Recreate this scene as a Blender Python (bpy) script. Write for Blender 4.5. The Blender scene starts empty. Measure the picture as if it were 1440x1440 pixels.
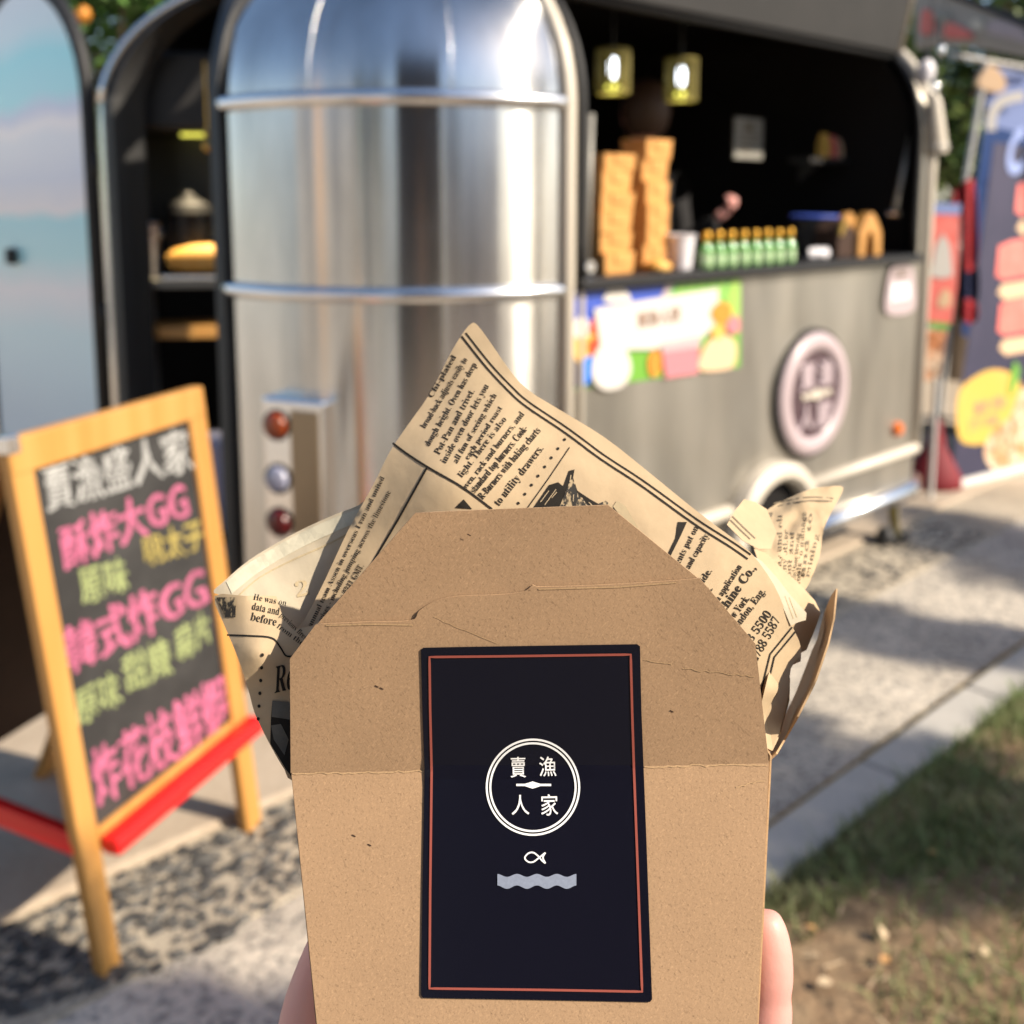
import bpy, bmesh, math, random
import numpy as np
from mathutils import Vector, Matrix, noise, geometry

R = math.radians
random.seed(7)
S = bpy.context.scene
COL = S.collection

# ------------------------------------------------------------------ camera
PITCH = R(7.9); CAM = Vector((0, 0, 1.45))
AX = Vector((0, math.cos(PITCH), -math.sin(PITCH)))
UP = Vector((0, math.sin(PITCH), math.cos(PITCH)))
cd = bpy.data.cameras.new('camera'); cam = bpy.data.objects.new('camera', cd); COL.objects.link(cam)
cam.location = CAM; cam.rotation_euler = (R(90) - PITCH, 0, 0)
cd.sensor_width = 36; cd.lens = 36; cd.shift_y = -240 / 1440
cd.clip_start = 0.02; cd.clip_end = 600
cd.dof.use_dof = True; cd.dof.focus_distance = 0.366; cd.dof.aperture_fstop = 8.6
cd.dof.aperture_blades = 0
S.camera = cam

# ------------------------------------------------------------------ light
SUN_EL = R(36); SUN_DIR = Vector((0.908 * math.cos(SUN_EL), -0.419 * math.cos(SUN_EL), math.sin(SUN_EL))).normalized()
w = bpy.data.worlds.new('World'); S.world = w; w.use_nodes = True
nt = w.node_tree; bg = nt.nodes['Background']
sky = nt.nodes.new('ShaderNodeTexSky'); sky.sky_type = 'NISHITA'; sky.sun_disc = False
sky.sun_elevation = SUN_EL; sky.sun_rotation = math.atan2(SUN_DIR.x, SUN_DIR.y)
sky.air_density = 1.0; sky.dust_density = 0.9; sky.ozone_density = 1.2
nt.links.new(sky.outputs[0], bg.inputs[0]); bg.inputs[1].default_value = 0.105
sl = bpy.data.lights.new('sun', 'SUN'); sl.energy = 5.0; sl.angle = R(0.6); sl.color = (1.0, 0.88, 0.71)
so = bpy.data.objects.new('sun', sl); COL.objects.link(so)
so.rotation_euler = SUN_DIR.to_track_quat('Z', 'Y').to_euler()
S.view_settings.view_transform = 'Standard'; S.view_settings.look = 'None'
S.view_settings.exposure = 0.72; S.view_settings.gamma = 1.0
S.cycles.use_denoising = True
S.cycles.max_bounces = 8; S.cycles.caustics_reflective = False; S.cycles.caustics_refractive = False
S.cycles.sample_clamp_indirect = 6

# ------------------------------------------------------------------ photo pixel -> place
def ray(x, y): return AX + Vector((1, 0, 0)) * ((x - 720) / 1440) + UP * ((480 - y) / 1440)
def PD(x, y, d): return CAM + ray(x, y) * d
def onz(x, y, z=0.0):
    v = ray(x, y); return CAM + v * ((z - CAM.z) / v.z)
def atY(x, y, Y):
    v = ray(x, y); return CAM + v * (Y / v.y)
def onplane(x, y, p0, n):
    v = ray(x, y); return CAM + v * ((p0 - CAM).dot(n) / v.dot(n))

# ------------------------------------------------------------------ materials
def mat(name, col, rough=0.6, metal=0.0, **k):
    m = bpy.data.materials.new(name); m.use_nodes = True
    n = m.node_tree.nodes; b = n['Principled BSDF']; L = m.node_tree.links
    b.inputs['Base Color'].default_value = (*col, 1); b.inputs['Roughness'].default_value = rough
    b.inputs['Metallic'].default_value = metal
    if 'coat' in k: b.inputs['Coat Weight'].default_value = k['coat']; b.inputs['Coat Roughness'].default_value = k.get('coatr', 0.1)
    if 'spec' in k: b.inputs['Specular IOR Level'].default_value = k['spec']
    if 'emit' in k:
        b.inputs['Emission Color'].default_value = (*k['emit'], 1); b.inputs['Emission Strength'].default_value = k.get('es', 1)
    if 'trans' in k: b.inputs['Transmission Weight'].default_value = k['trans']
    if 'sss' in k:
        b.inputs['Subsurface Weight'].default_value = k['sss']; b.inputs['Subsurface Radius'].default_value = (0.012, 0.004, 0.002); b.inputs['Subsurface Scale'].default_value = 1.0
    if 'var' in k:   # mottled colour: list of (scale, colour2, amount, stretch)
        tc = n.new('ShaderNodeTexCoord'); prev = None
        for (sc, c2, amt, st) in k['var']:
            mp = n.new('ShaderNodeMapping'); mp.inputs['Scale'].default_value = st
            L.new(tc.outputs['Object'], mp.inputs[0])
            t = n.new('ShaderNodeTexNoise'); t.inputs['Scale'].default_value = sc; t.inputs['Detail'].default_value = 6
            t.inputs['Roughness'].default_value = 0.65
            L.new(mp.outputs[0], t.inputs['Vector'])
            r = n.new('ShaderNodeMapRange'); r.inputs[1].default_value = k.get('lo', 0.42); r.inputs[2].default_value = k.get('hi', 0.62)
            r.inputs[4].default_value = amt
            L.new(t.outputs['Fac'], r.inputs[0])
            mx = n.new('ShaderNodeMix'); mx.data_type = 'RGBA'
            L.new(r.outputs[0], mx.inputs[0])
            if prev is None: mx.inputs[6].default_value = (*col, 1)
            else: L.new(prev, mx.inputs[6])
            mx.inputs[7].default_value = (*c2, 1); prev = mx.outputs[2]
        L.new(prev, b.inputs['Base Color'])
    if 'bump' in k:  # (scale, strength, distance, stretch)
        sc, st, di, sx = k['bump']
        tc = n.new('ShaderNodeTexCoord'); mp = n.new('ShaderNodeMapping'); mp.inputs['Scale'].default_value = sx
        L.new(tc.outputs['Object'], mp.inputs[0])
        t = n.new('ShaderNodeTexNoise'); t.inputs['Scale'].default_value = sc; t.inputs['Detail'].default_value = 5
        L.new(mp.outputs[0], t.inputs['Vector'])
        bp = n.new('ShaderNodeBump'); bp.inputs['Strength'].default_value = st; bp.inputs['Distance'].default_value = di
        L.new(t.outputs['Fac'], bp.inputs['Height']); L.new(bp.outputs[0], b.inputs['Normal'])
    return m
I3 = (1, 1, 1)

def kraft_mat(name, base):
    m = mat(name, base, 0.85, spec=0.25)
    n = m.node_tree.nodes; L = m.node_tree.links; b = n['Principled BSDF']
    tc = n.new('ShaderNodeTexCoord')
    def nz(scale, detail, rot=(0, 0, 0), st=I3):
        mp = n.new('ShaderNodeMapping'); mp.vector_type = 'TEXTURE'; mp.inputs['Rotation'].default_value = rot; mp.inputs['Scale'].default_value = st
        L.new(tc.outputs['Object'], mp.inputs[0])
        t = n.new('ShaderNodeTexNoise'); t.inputs['Scale'].default_value = scale; t.inputs['Detail'].default_value = detail
        L.new(mp.outputs[0], t.inputs['Vector']); return t.outputs['Fac']
    def rng(s, lo, hi, amt):
        r = n.new('ShaderNodeMapRange'); r.inputs[1].default_value = lo; r.inputs[2].default_value = hi; r.inputs[4].default_value = amt
        L.new(s, r.inputs[0]); return r.outputs[0]
    def mix(f, a, c):
        x = n.new('ShaderNodeMix'); x.data_type = 'RGBA'; L.new(f, x.inputs[0])
        if isinstance(a, tuple): x.inputs[6].default_value = (*a, 1)
        else: L.new(a, x.inputs[6])
        x.inputs[7].default_value = (*c, 1); return x.outputs[2]
    c = mix(rng(nz(35, 5), 0.4, 0.65, 0.35), base, tuple(v * 0.82 for v in base))
    c = mix(rng(nz(1900, 2, (0, 0.75, 0), (1, 1, 3.2)), 0.56, 0.72, 0.6), c, tuple(min(1, v * 1.3) for v in base))
    c = mix(rng(nz(1700, 2, (0, -0.6, 0), (1, 1, 3.0)), 0.58, 0.72, 0.6), c, tuple(v * 0.55 for v in base))
    c = mix(rng(nz(2200, 2, (0, 1.4, 0), (1, 1, 3.0)), 0.6, 0.75, 0.5), c, tuple(v * 0.62 for v in base))
    c = mix(rng(nz(900, 2), 0.70, 0.78, 0.7), c, tuple(v * 0.35 for v in base))
    L.new(c, b.inputs['Base Color'])
    bp = n.new('ShaderNodeBump'); bp.inputs['Strength'].default_value = 0.28; bp.inputs['Distance'].default_value = 0.0005
    L.new(nz(1500, 3, (0, 0.75, 0), (1, 1, 2.6)), bp.inputs['Height']); L.new(bp.outputs[0], b.inputs['Normal'])
    return m

def paper_mat(name, base):
    m = mat(name, base, 0.75, spec=0.2, var=[(18, tuple(v * 0.80 for v in base), 0.5, I3), (120, tuple(v * 1.12 for v in base), 0.4, I3)], bump=(240, 0.25, 0.0006, I3))
    n = m.node_tree.nodes; L = m.node_tree.links; b = n['Principled BSDF']
    tr = n.new('ShaderNodeBsdfTranslucent'); tr.inputs[0].default_value = (base[0], base[1] * 0.92, base[2] * 0.75, 1)
    mx = n.new('ShaderNodeMixShader'); mx.inputs[0].default_value = 0.28
    L.new(b.outputs[0], mx.inputs[1]); L.new(tr.outputs[0], mx.inputs[2]); L.new(mx.outputs[0], n['Material Output'].inputs[0])
    return m

def metal_mat(name, col, rough, aniso=0.75):
    m = mat(name, col, rough, 1.0)
    n = m.node_tree.nodes; L = m.node_tree.links; b = n['Principled BSDF']
    b.inputs['Anisotropic'].default_value = aniso; b.inputs['Anisotropic Rotation'].default_value = 0.25
    tg = n.new('ShaderNodeTangent'); tg.direction_type = 'RADIAL'; tg.axis = 'Z'
    L.new(tg.outputs[0], b.inputs['Tangent'])
    tc = n.new('ShaderNodeTexCoord')
    t = n.new('ShaderNodeTexNoise'); t.inputs['Scale'].default_value = 3.5; t.inputs['Detail'].default_value = 5
    L.new(tc.outputs['Object'], t.inputs['Vector'])
    r = n.new('ShaderNodeMapRange'); r.inputs[3].default_value = rough * 0.75; r.inputs[4].default_value = rough * 1.35
    L.new(t.outputs['Fac'], r.inputs[0]); L.new(r.outputs[0], b.inputs['Roughness'])
    mps = n.new('ShaderNodeMapping'); mps.inputs['Scale'].default_value = (5, 5, 1.1); L.new(tc.outputs['Object'], mps.inputs[0])
    t3 = n.new('ShaderNodeTexNoise'); t3.inputs['Scale'].default_value = 1.3; t3.inputs['Detail'].default_value = 5; L.new(mps.outputs[0], t3.inputs['Vector'])
    r3 = n.new('ShaderNodeMapRange'); r3.inputs[1].default_value = .3; r3.inputs[2].default_value = .7; r3.inputs[3].default_value = .68; r3.inputs[4].default_value = 1.12; L.new(t3.outputs['Fac'], r3.inputs[0])
    m3 = n.new('ShaderNodeMix'); m3.data_type = 'RGBA'; m3.blend_type = 'MULTIPLY'; m3.inputs[0].default_value = 1; m3.inputs[6].default_value = (*col, 1); L.new(r3.outputs[0], m3.inputs[7]); L.new(m3.outputs[2], b.inputs['Base Color'])
    mp = n.new('ShaderNodeMapping'); mp.inputs['Scale'].default_value = (6, 6, 0.5); L.new(tc.outputs['Object'], mp.inputs[0])
    t2 = n.new('ShaderNodeTexNoise'); t2.inputs['Scale'].default_value = 1.0; t2.inputs['Detail'].default_value = 2
    L.new(mp.outputs[0], t2.inputs['Vector'])
    bp = n.new('ShaderNodeBump'); bp.inputs['Strength'].default_value = 0.05; bp.inputs['Distance'].default_value = 0.02
    L.new(t2.outputs['Fac'], bp.inputs['Height']); L.new(bp.outputs[0], b.inputs['Normal'])
    return m

def aggregate_mat(name, c1, c2, c3, sc):
    m = mat(name, c1, 0.9)
    n = m.node_tree.nodes; L = m.node_tree.links; b = n['Principled BSDF']
    tc = n.new('ShaderNodeTexCoord')
    v = n.new('ShaderNodeTexVoronoi'); v.inputs['Scale'].default_value = sc; L.new(tc.outputs['Object'], v.inputs['Vector'])
    cr = n.new('ShaderNodeValToRGB'); e = cr.color_ramp.elements
    e[0].position = 0.0; e[0].color = (*c2, 1); e[1].position = 1.0; e[1].color = (*c1, 1)
    mid = e.new(0.55); mid.color = (*c1, 1); mid2 = e.new(0.3); mid2.color = (*c3, 1)
    sep = n.new('ShaderNodeSeparateColor'); L.new(v.outputs['Color'], sep.inputs[0]); L.new(sep.outputs[0], cr.inputs[0])
    t = n.new('ShaderNodeTexNoise'); t.inputs['Scale'].default_value = 2.2; t.inputs['Detail'].default_value = 7; L.new(tc.outputs['Object'], t.inputs['Vector'])
    r = n.new('ShaderNodeMapRange'); r.inputs[1].default_value = 0.35; r.inputs[2].default_value = 0.7; r.inputs[3].default_value = 0.7; r.inputs[4].default_value = 1.12
    L.new(t.outputs['Fac'], r.inputs[0])
    mx = n.new('ShaderNodeMix'); mx.data_type = 'RGBA'; mx.blend_type = 'MULTIPLY'; mx.inputs[0].default_value = 1
    L.new(cr.outputs[0], mx.inputs[6]); L.new(r.outputs[0], mx.inputs[7]); L.new(mx.outputs[2], b.inputs['Base Color'])
    bp = n.new('ShaderNodeBump'); bp.inputs['Strength'].default_value = 0.6; bp.inputs['Distance'].default_value = 0.006
    L.new(v.outputs['Distance'], bp.inputs['Height']); bp.invert = True; L.new(bp.outputs[0], b.inputs['Normal'])
    return m

M = {}
M['kraft'] = kraft_mat('kraft_board', (0.37, 0.238, 0.138))
M['kraft_in'] = kraft_mat('kraft_board_edge', (0.44, 0.29, 0.16))
M['paper'] = paper_mat('printed_newsprint', (0.60, 0.465, 0.30))
M['paper_back'] = paper_mat('newsprint_reverse', (0.56, 0.49, 0.37))
M['ink'] = mat('black_ink', (0.018, 0.015, 0.012), 0.8, spec=0.2)
M['ink_grey'] = mat('grey_ink', (0.16, 0.13, 0.09), 0.8, spec=0.2)
M['ink_show'] = mat('show_through_ink', (0.40, 0.32, 0.20), 0.8, spec=0.2)
M['sticker'] = mat('navy_sticker', (0.0055, 0.0055, 0.0115), 0.20, spec=0.45, bump=(45, 0.10, 0.002, I3))
M['st_red'] = mat('coral_print', (0.30, 0.075, 0.055), 0.4)
M['st_white'] = mat('white_print', (0.85, 0.85, 0.85), 0.4)
M['st_grey'] = mat('pale_blue_print', (0.22, 0.25, 0.33), 0.4, var=[(900, (0.27, 0.31, 0.4), 0.6, I3)])
M['skin'] = mat('skin', (0.66, 0.33, 0.29), 0.5, sss=0.12, var=[(40, (0.66, 0.25, 0.22), 0.5, I3), (160, (0.68, 0.38, 0.33), 0.3, I3)], bump=(300, 0.2, 0.0008, I3))
M['nail'] = mat('nail', (0.85, 0.5, 0.45), 0.25)
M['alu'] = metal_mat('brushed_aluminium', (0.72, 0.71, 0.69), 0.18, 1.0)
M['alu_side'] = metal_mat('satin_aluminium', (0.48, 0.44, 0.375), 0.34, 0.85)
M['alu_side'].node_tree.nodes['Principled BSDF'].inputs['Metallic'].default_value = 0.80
M['trim'] = mat('polished_trim', (0.85, 0.85, 0.86), 0.18, 1.0)
M['cream'] = mat('cream_metal', (0.62, 0.56, 0.47), 0.4)
M['black'] = mat('black_rubber', (0.012, 0.012, 0.013), 0.6)
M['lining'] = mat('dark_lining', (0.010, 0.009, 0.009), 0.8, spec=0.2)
M['darkgrey'] = mat('dark_grey_panel', (0.022, 0.021, 0.021), 0.55, var=[(6, (0.03, 0.028, 0.028), 0.6, I3)])
M['steel'] = mat('kitchen_steel', (0.30, 0.29, 0.26), 0.45, 0.15)
def reflected_sky_door():  # reflected sky painted into the door colour as blue and white bands
    m = mat('painted_sky_reflection', (0.22, 0.47, 0.62), 0.22, coat=0.4)
    n = m.node_tree.nodes; L = m.node_tree.links; b = n['Principled BSDF']
    tc = n.new('ShaderNodeTexCoord'); sp = n.new('ShaderNodeSeparateXYZ'); L.new(tc.outputs['Object'], sp.inputs[0])
    t = n.new('ShaderNodeTexNoise'); t.inputs['Scale'].default_value = 2.0; L.new(tc.outputs['Object'], t.inputs['Vector'])
    ma = n.new('ShaderNodeMath'); ma.operation = 'MULTIPLY_ADD'; ma.inputs[1].default_value = 0.12
    L.new(t.outputs['Fac'], ma.inputs[0]); L.new(sp.outputs[2], ma.inputs[2])
    cr = n.new('ShaderNodeValToRGB'); e = cr.color_ramp.elements
    stops = [(0.30, (0.44, 0.63, 0.79)), (0.46, (0.59, 0.81, 0.90)), (0.53, (0.83, 0.84, 0.90)), (0.58, (0.47, 0.82, 0.90)), (0.635, (0.40, 0.77, 0.90)), (0.65, (0.89, 0.84, 0.90)), (0.70, (0.67, 0.70, 0.90)), (0.765, (0.79, 0.77, 0.90)), (0.785, (0.95, 0.84, 0.90)), (0.805, (0.65, 0.63, 0.85)), (0.83, (0.40, 0.79, 0.90)), (0.89, (0.36, 0.81, 0.90)), (0.93, (0.71, 0.84, 0.90)), (1.0, (0.83, 0.84, 0.90))]
    dv = n.new('ShaderNodeMath'); dv.operation = 'DIVIDE'; dv.inputs[1].default_value = 2.25; L.new(ma.outputs[0], dv.inputs[0])
    L.new(dv.outputs[0], cr.inputs[0])
    e[0].position = stops[0][0]; e[0].color = (*stops[0][1], 1); e[1].position = 1.0; e[1].color = (*stops[-1][1], 1)
    for p, c in stops[1:-1]:
        x = e.new(p); x.color = (*c, 1)
    L.new(cr.outputs[0], b.inputs['Base Color'])
    return m
M['door'] = reflected_sky_door()
M['wood'] = mat('pine_frame', (0.50, 0.245, 0.06), 0.5, var=[(5, (0.42, 0.18, 0.035), 0.6, (1, 1, 0.08)), (24, (0.56, 0.31, 0.10), 0.5, (1, 1, 0.05))], coat=0.15)
M['board'] = mat('chalkboard', (0.020, 0.019, 0.019), 0.75, var=[(6, (0.045, 0.043, 0.042), 0.7, I3)])
M['hardboard'] = mat('brown_hardboard', (0.035, 0.014, 0.006), 0.8, var=[(20, (0.05, 0.02, 0.01), 0.5, I3)])
M['red'] = mat('red_paint', (0.72, 0.012, 0.012), 0.4)
def chalk(name, c):
    return mat(name, c, 0.95, spec=0.05, var=[(60, tuple(v * 0.45 for v in c), 0.7, (1, 1, 0.3))])
M['ch_w'] = chalk('white_chalk', (0.44, 0.44, 0.43)); M['ch_p'] = chalk('pink_chalk', (0.54, 0.15, 0.26))
M['ch_g'] = chalk('green_chalk', (0.33, 0.38, 0.17)); M['ch_y'] = chalk('yellow_chalk', (0.40, 0.32, 0.10))
M['concrete'] = mat('tan_concrete', (0.42, 0.34, 0.26), 0.85, var=[(3, (0.34, 0.27, 0.20), 0.7, I3), (40, (0.48, 0.40, 0.31), 0.4, I3)], bump=(60, 0.3, 0.01, I3))
M['agg'] = aggregate_mat('exposed_aggregate', (0.56, 0.50, 0.42), (0.20, 0.19, 0.175), (0.40, 0.36, 0.31), 75)
M['mortar'] = aggregate_mat('pebble_mortar', (0.50, 0.43, 0.33), (0.32, 0.28, 0.22), (0.43, 0.37, 0.29), 110)
M['pebble'] = mat('dark_pebble', (0.030, 0.030, 0.031), 0.6, var=[(25, (0.065, 0.06, 0.055), 0.7, I3)])
M['pebble_b'] = mat('grey_pebble', (0.10, 0.095, 0.085), 0.65, var=[(25, (0.09, 0.09, 0.09), 0.7, I3)])
M['kerb'] = mat('kerb_concrete', (0.42, 0.40, 0.37), 0.85, var=[(5, (0.34, 0.33, 0.31), 0.7, I3), (50, (0.48, 0.46, 0.42), 0.4, I3)], bump=(90, 0.3, 0.006, I3))
M['moss'] = mat('moss', (0.22, 0.165, 0.045), 0.95, var=[(25, (0.30, 0.17, 0.05), 0.8, I3)])
M['dirt'] = mat('soil', (0.23, 0.145, 0.08), 0.95, var=[(3, (0.13, 0.09, 0.055), 0.7, I3), (12, (0.34, 0.24, 0.14), 0.6, I3), (45, (0.07, 0.05, 0.03), 0.5, I3)], bump=(30, 0.8, 0.02, I3))
M['grass'] = mat('grass_blades', (0.17, 0.24, 0.075), 0.7, var=[(2.5, (0.33, 0.31, 0.15), 0.8, I3), (20, (0.08, 0.13, 0.035), 0.6, I3)])
M['leaf'] = mat('tree_leaves', (0.07, 0.13, 0.015), 0.55, var=[(1.8, (0.13, 0.15, 0.02), 0.8, I3), (6, (0.035, 0.07, 0.01), 0.7, I3)])
M['leaf_b'] = mat('orange_tree_leaves', (0.09, 0.20, 0.03), 0.55, var=[(2.5, (0.04, 0.10, 0.015), 0.8, I3)])
M['bark'] = mat('bark', (0.10, 0.07, 0.045), 0.9, bump=(14, 0.8, 0.03, (1, 1, 0.2)))
M['dry'] = mat('dry_leaf', (0.45, 0.24, 0.09), 0.8)
M['dry2'] = mat('pale_dry_leaf', (0.55, 0.42, 0.27), 0.8)
M['orange'] = mat('orange_lens', (0.75, 0.16, 0.015), 0.25, coat=0.5)
M['redlens'] = mat('red_lens', (0.085, 0.002, 0.004), 0.3, coat=0.3)
M['orlens'] = mat('dark_orange_lens', (0.24, 0.035, 0.003), 0.3, coat=0.3)
M['clear'] = mat('clear_lens', (0.30, 0.31, 0.42), 0.2, coat=0.5)
M['pinkwhite'] = mat('pinkish_white_acrylic', (0.46, 0.37, 0.39), 0.35)
M['plum'] = mat('dark_plum_acrylic', (0.075, 0.045, 0.055), 0.35)
M['signletter'] = mat('raised_letter_acrylic', (0.42, 0.34, 0.37), 0.4)
M['tyre'] = mat('tyre_rubber', (0.015, 0.015, 0.015), 0.8)
M['boxk'] = mat('stacked_kraft_board', (0.66, 0.33, 0.10), 0.8, var=[(20, (0.55, 0.26, 0.07), 0.5, I3)])
M['green_glass'] = mat('green_bottle_glass', (0.10, 0.34, 0.07), 0.12, coat=0.6, var=[(30, (0.22, 0.42, 0.1), 0.5, I3)])
M['label'] = mat('pale_green_label', (0.45, 0.62, 0.36), 0.5)
M['gold'] = mat('gold_cap', (0.75, 0.40, 0.05), 0.35, 0.6)
M['white'] = mat('white_plastic', (0.72, 0.70, 0.74), 0.4)
M['navy'] = mat('navy_banner_print', (0.022, 0.021, 0.055), 0.5, var=[(2, (0.045, 0.038, 0.08), 0.6, I3)])
M['blue'] = mat('blue_banner_print', (0.015, 0.06, 0.22), 0.5, var=[(2, (0.05, 0.09, 0.25), 0.5, I3)])
M['ltblue'] = mat('light_blue_print', (0.25, 0.32, 0.60), 0.5)
M['coral'] = mat('coral_print_block', (0.80, 0.17, 0.14), 0.5, var=[(12, (0.85, 0.26, 0.22), 0.6, I3)])
M['peach'] = mat('peach_print', (0.70, 0.48, 0.30), 0.5)
M['yellow'] = mat('yellow_print', (0.612, 0.396, 0.072), 0.5, var=[(5, (0.88, 0.42, 0.12), 0.6, I3)])
M['food'] = mat('food_photo_print', (0.80, 0.62, 0.45), 0.5, var=[(9, (0.75, 0.22, 0.04), 0.9, I3), (26, (0.12, 0.03, 0.01), 0.7, I3)])
M['cloth_red'] = mat('dark_red_cloth', (0.30, 0.006, 0.014), 0.8, var=[(8, (0.18, 0.004, 0.008), 0.6, I3)])
M['cloth_navy'] = mat('navy_cloth', (0.010, 0.016, 0.06), 0.85)
M['maroon'] = mat('maroon_weight_bag', (0.16, 0.005, 0.012), 0.7)
M['pole'] = mat('white_pole', (0.62, 0.60, 0.57), 0.4)
M['whitepaint'] = mat('white_board_print', (0.612, 0.576, 0.533), 0.5)
M['pk'] = mat('pink_print', (0.60, 0.20, 0.23), 0.5)
M['gr'] = mat('green_stripe_print', (0.144, 0.432, 0.101), 0.5)
M['gr2'] = mat('lime_stripe_print', (0.302, 0.490, 0.101), 0.5)
M['dgreen'] = mat('leaf_green_print', (0.14, 0.36, 0.04), 0.5)
M['pblue'] = mat('royal_blue_print', (0.045, 0.09, 0.45), 0.5)
M['sblue'] = mat('bright_blue_print', (0.03, 0.2, 0.75), 0.5)
M['rd'] = mat('bright_red_print', (0.612, 0.065, 0.022), 0.5)
M['or'] = mat('orange_print', (0.612, 0.238, 0.029), 0.5)
M['brownink'] = mat('brown_print', (0.30, 0.20, 0.15), 0.6)
M['shade'] = mat('woven_lamp_shade', (0.16, 0.13, 0.02), 0.7)
M['bulb'] = mat('lit_bulb', (0.9, 0.9, 0.9), 0.4, emit=(0.85, 0.92, 1.0), es=3.5)
M['glow'] = mat('lit_lamp_base', (0.9, 0.9, 0.2), 0.4, emit=(0.9, 0.85, 0.12), es=0.9)
M['hair'] = mat('brown_hair', (0.055, 0.025, 0.012), 0.6)
M['shirt'] = mat('black_shirt', (0.012, 0.011, 0.012), 0.85)
M['kiosk'] = mat('dark_brown_cladding', (0.045, 0.035, 0.028), 0.8, var=[(4, (0.03, 0.024, 0.02), 0.7, (1, 1, 0.1))])
M['render'] = mat('pale_render', (0.58, 0.54, 0.47), 0.85, var=[(2, (0.5, 0.46, 0.4), 0.6, I3)])
M['canopy'] = mat('grey_canopy', (0.40, 0.36, 0.32), 0.6)
M['blk2'] = mat('black_metal', (0.02, 0.02, 0.022), 0.4, 0.3)
M['lilac'] = mat('pale_lilac_plastic', (0.38, 0.40, 0.58), 0.5)
M['brass'] = mat('brass', (0.55, 0.36, 0.10), 0.3, 0.9)
M['olive'] = mat('weathered_steel_leg', (0.16, 0.13, 0.04), 0.5, 0.6)
M['darksteel'] = mat('dark_steel_panel', (0.075, 0.072, 0.06), 0.5, 0.1)
M['amber'] = mat('golden_bread', (0.72, 0.36, 0.07), 0.6, var=[(18, (0.8, 0.5, 0.16), 0.6, I3)])

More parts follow.
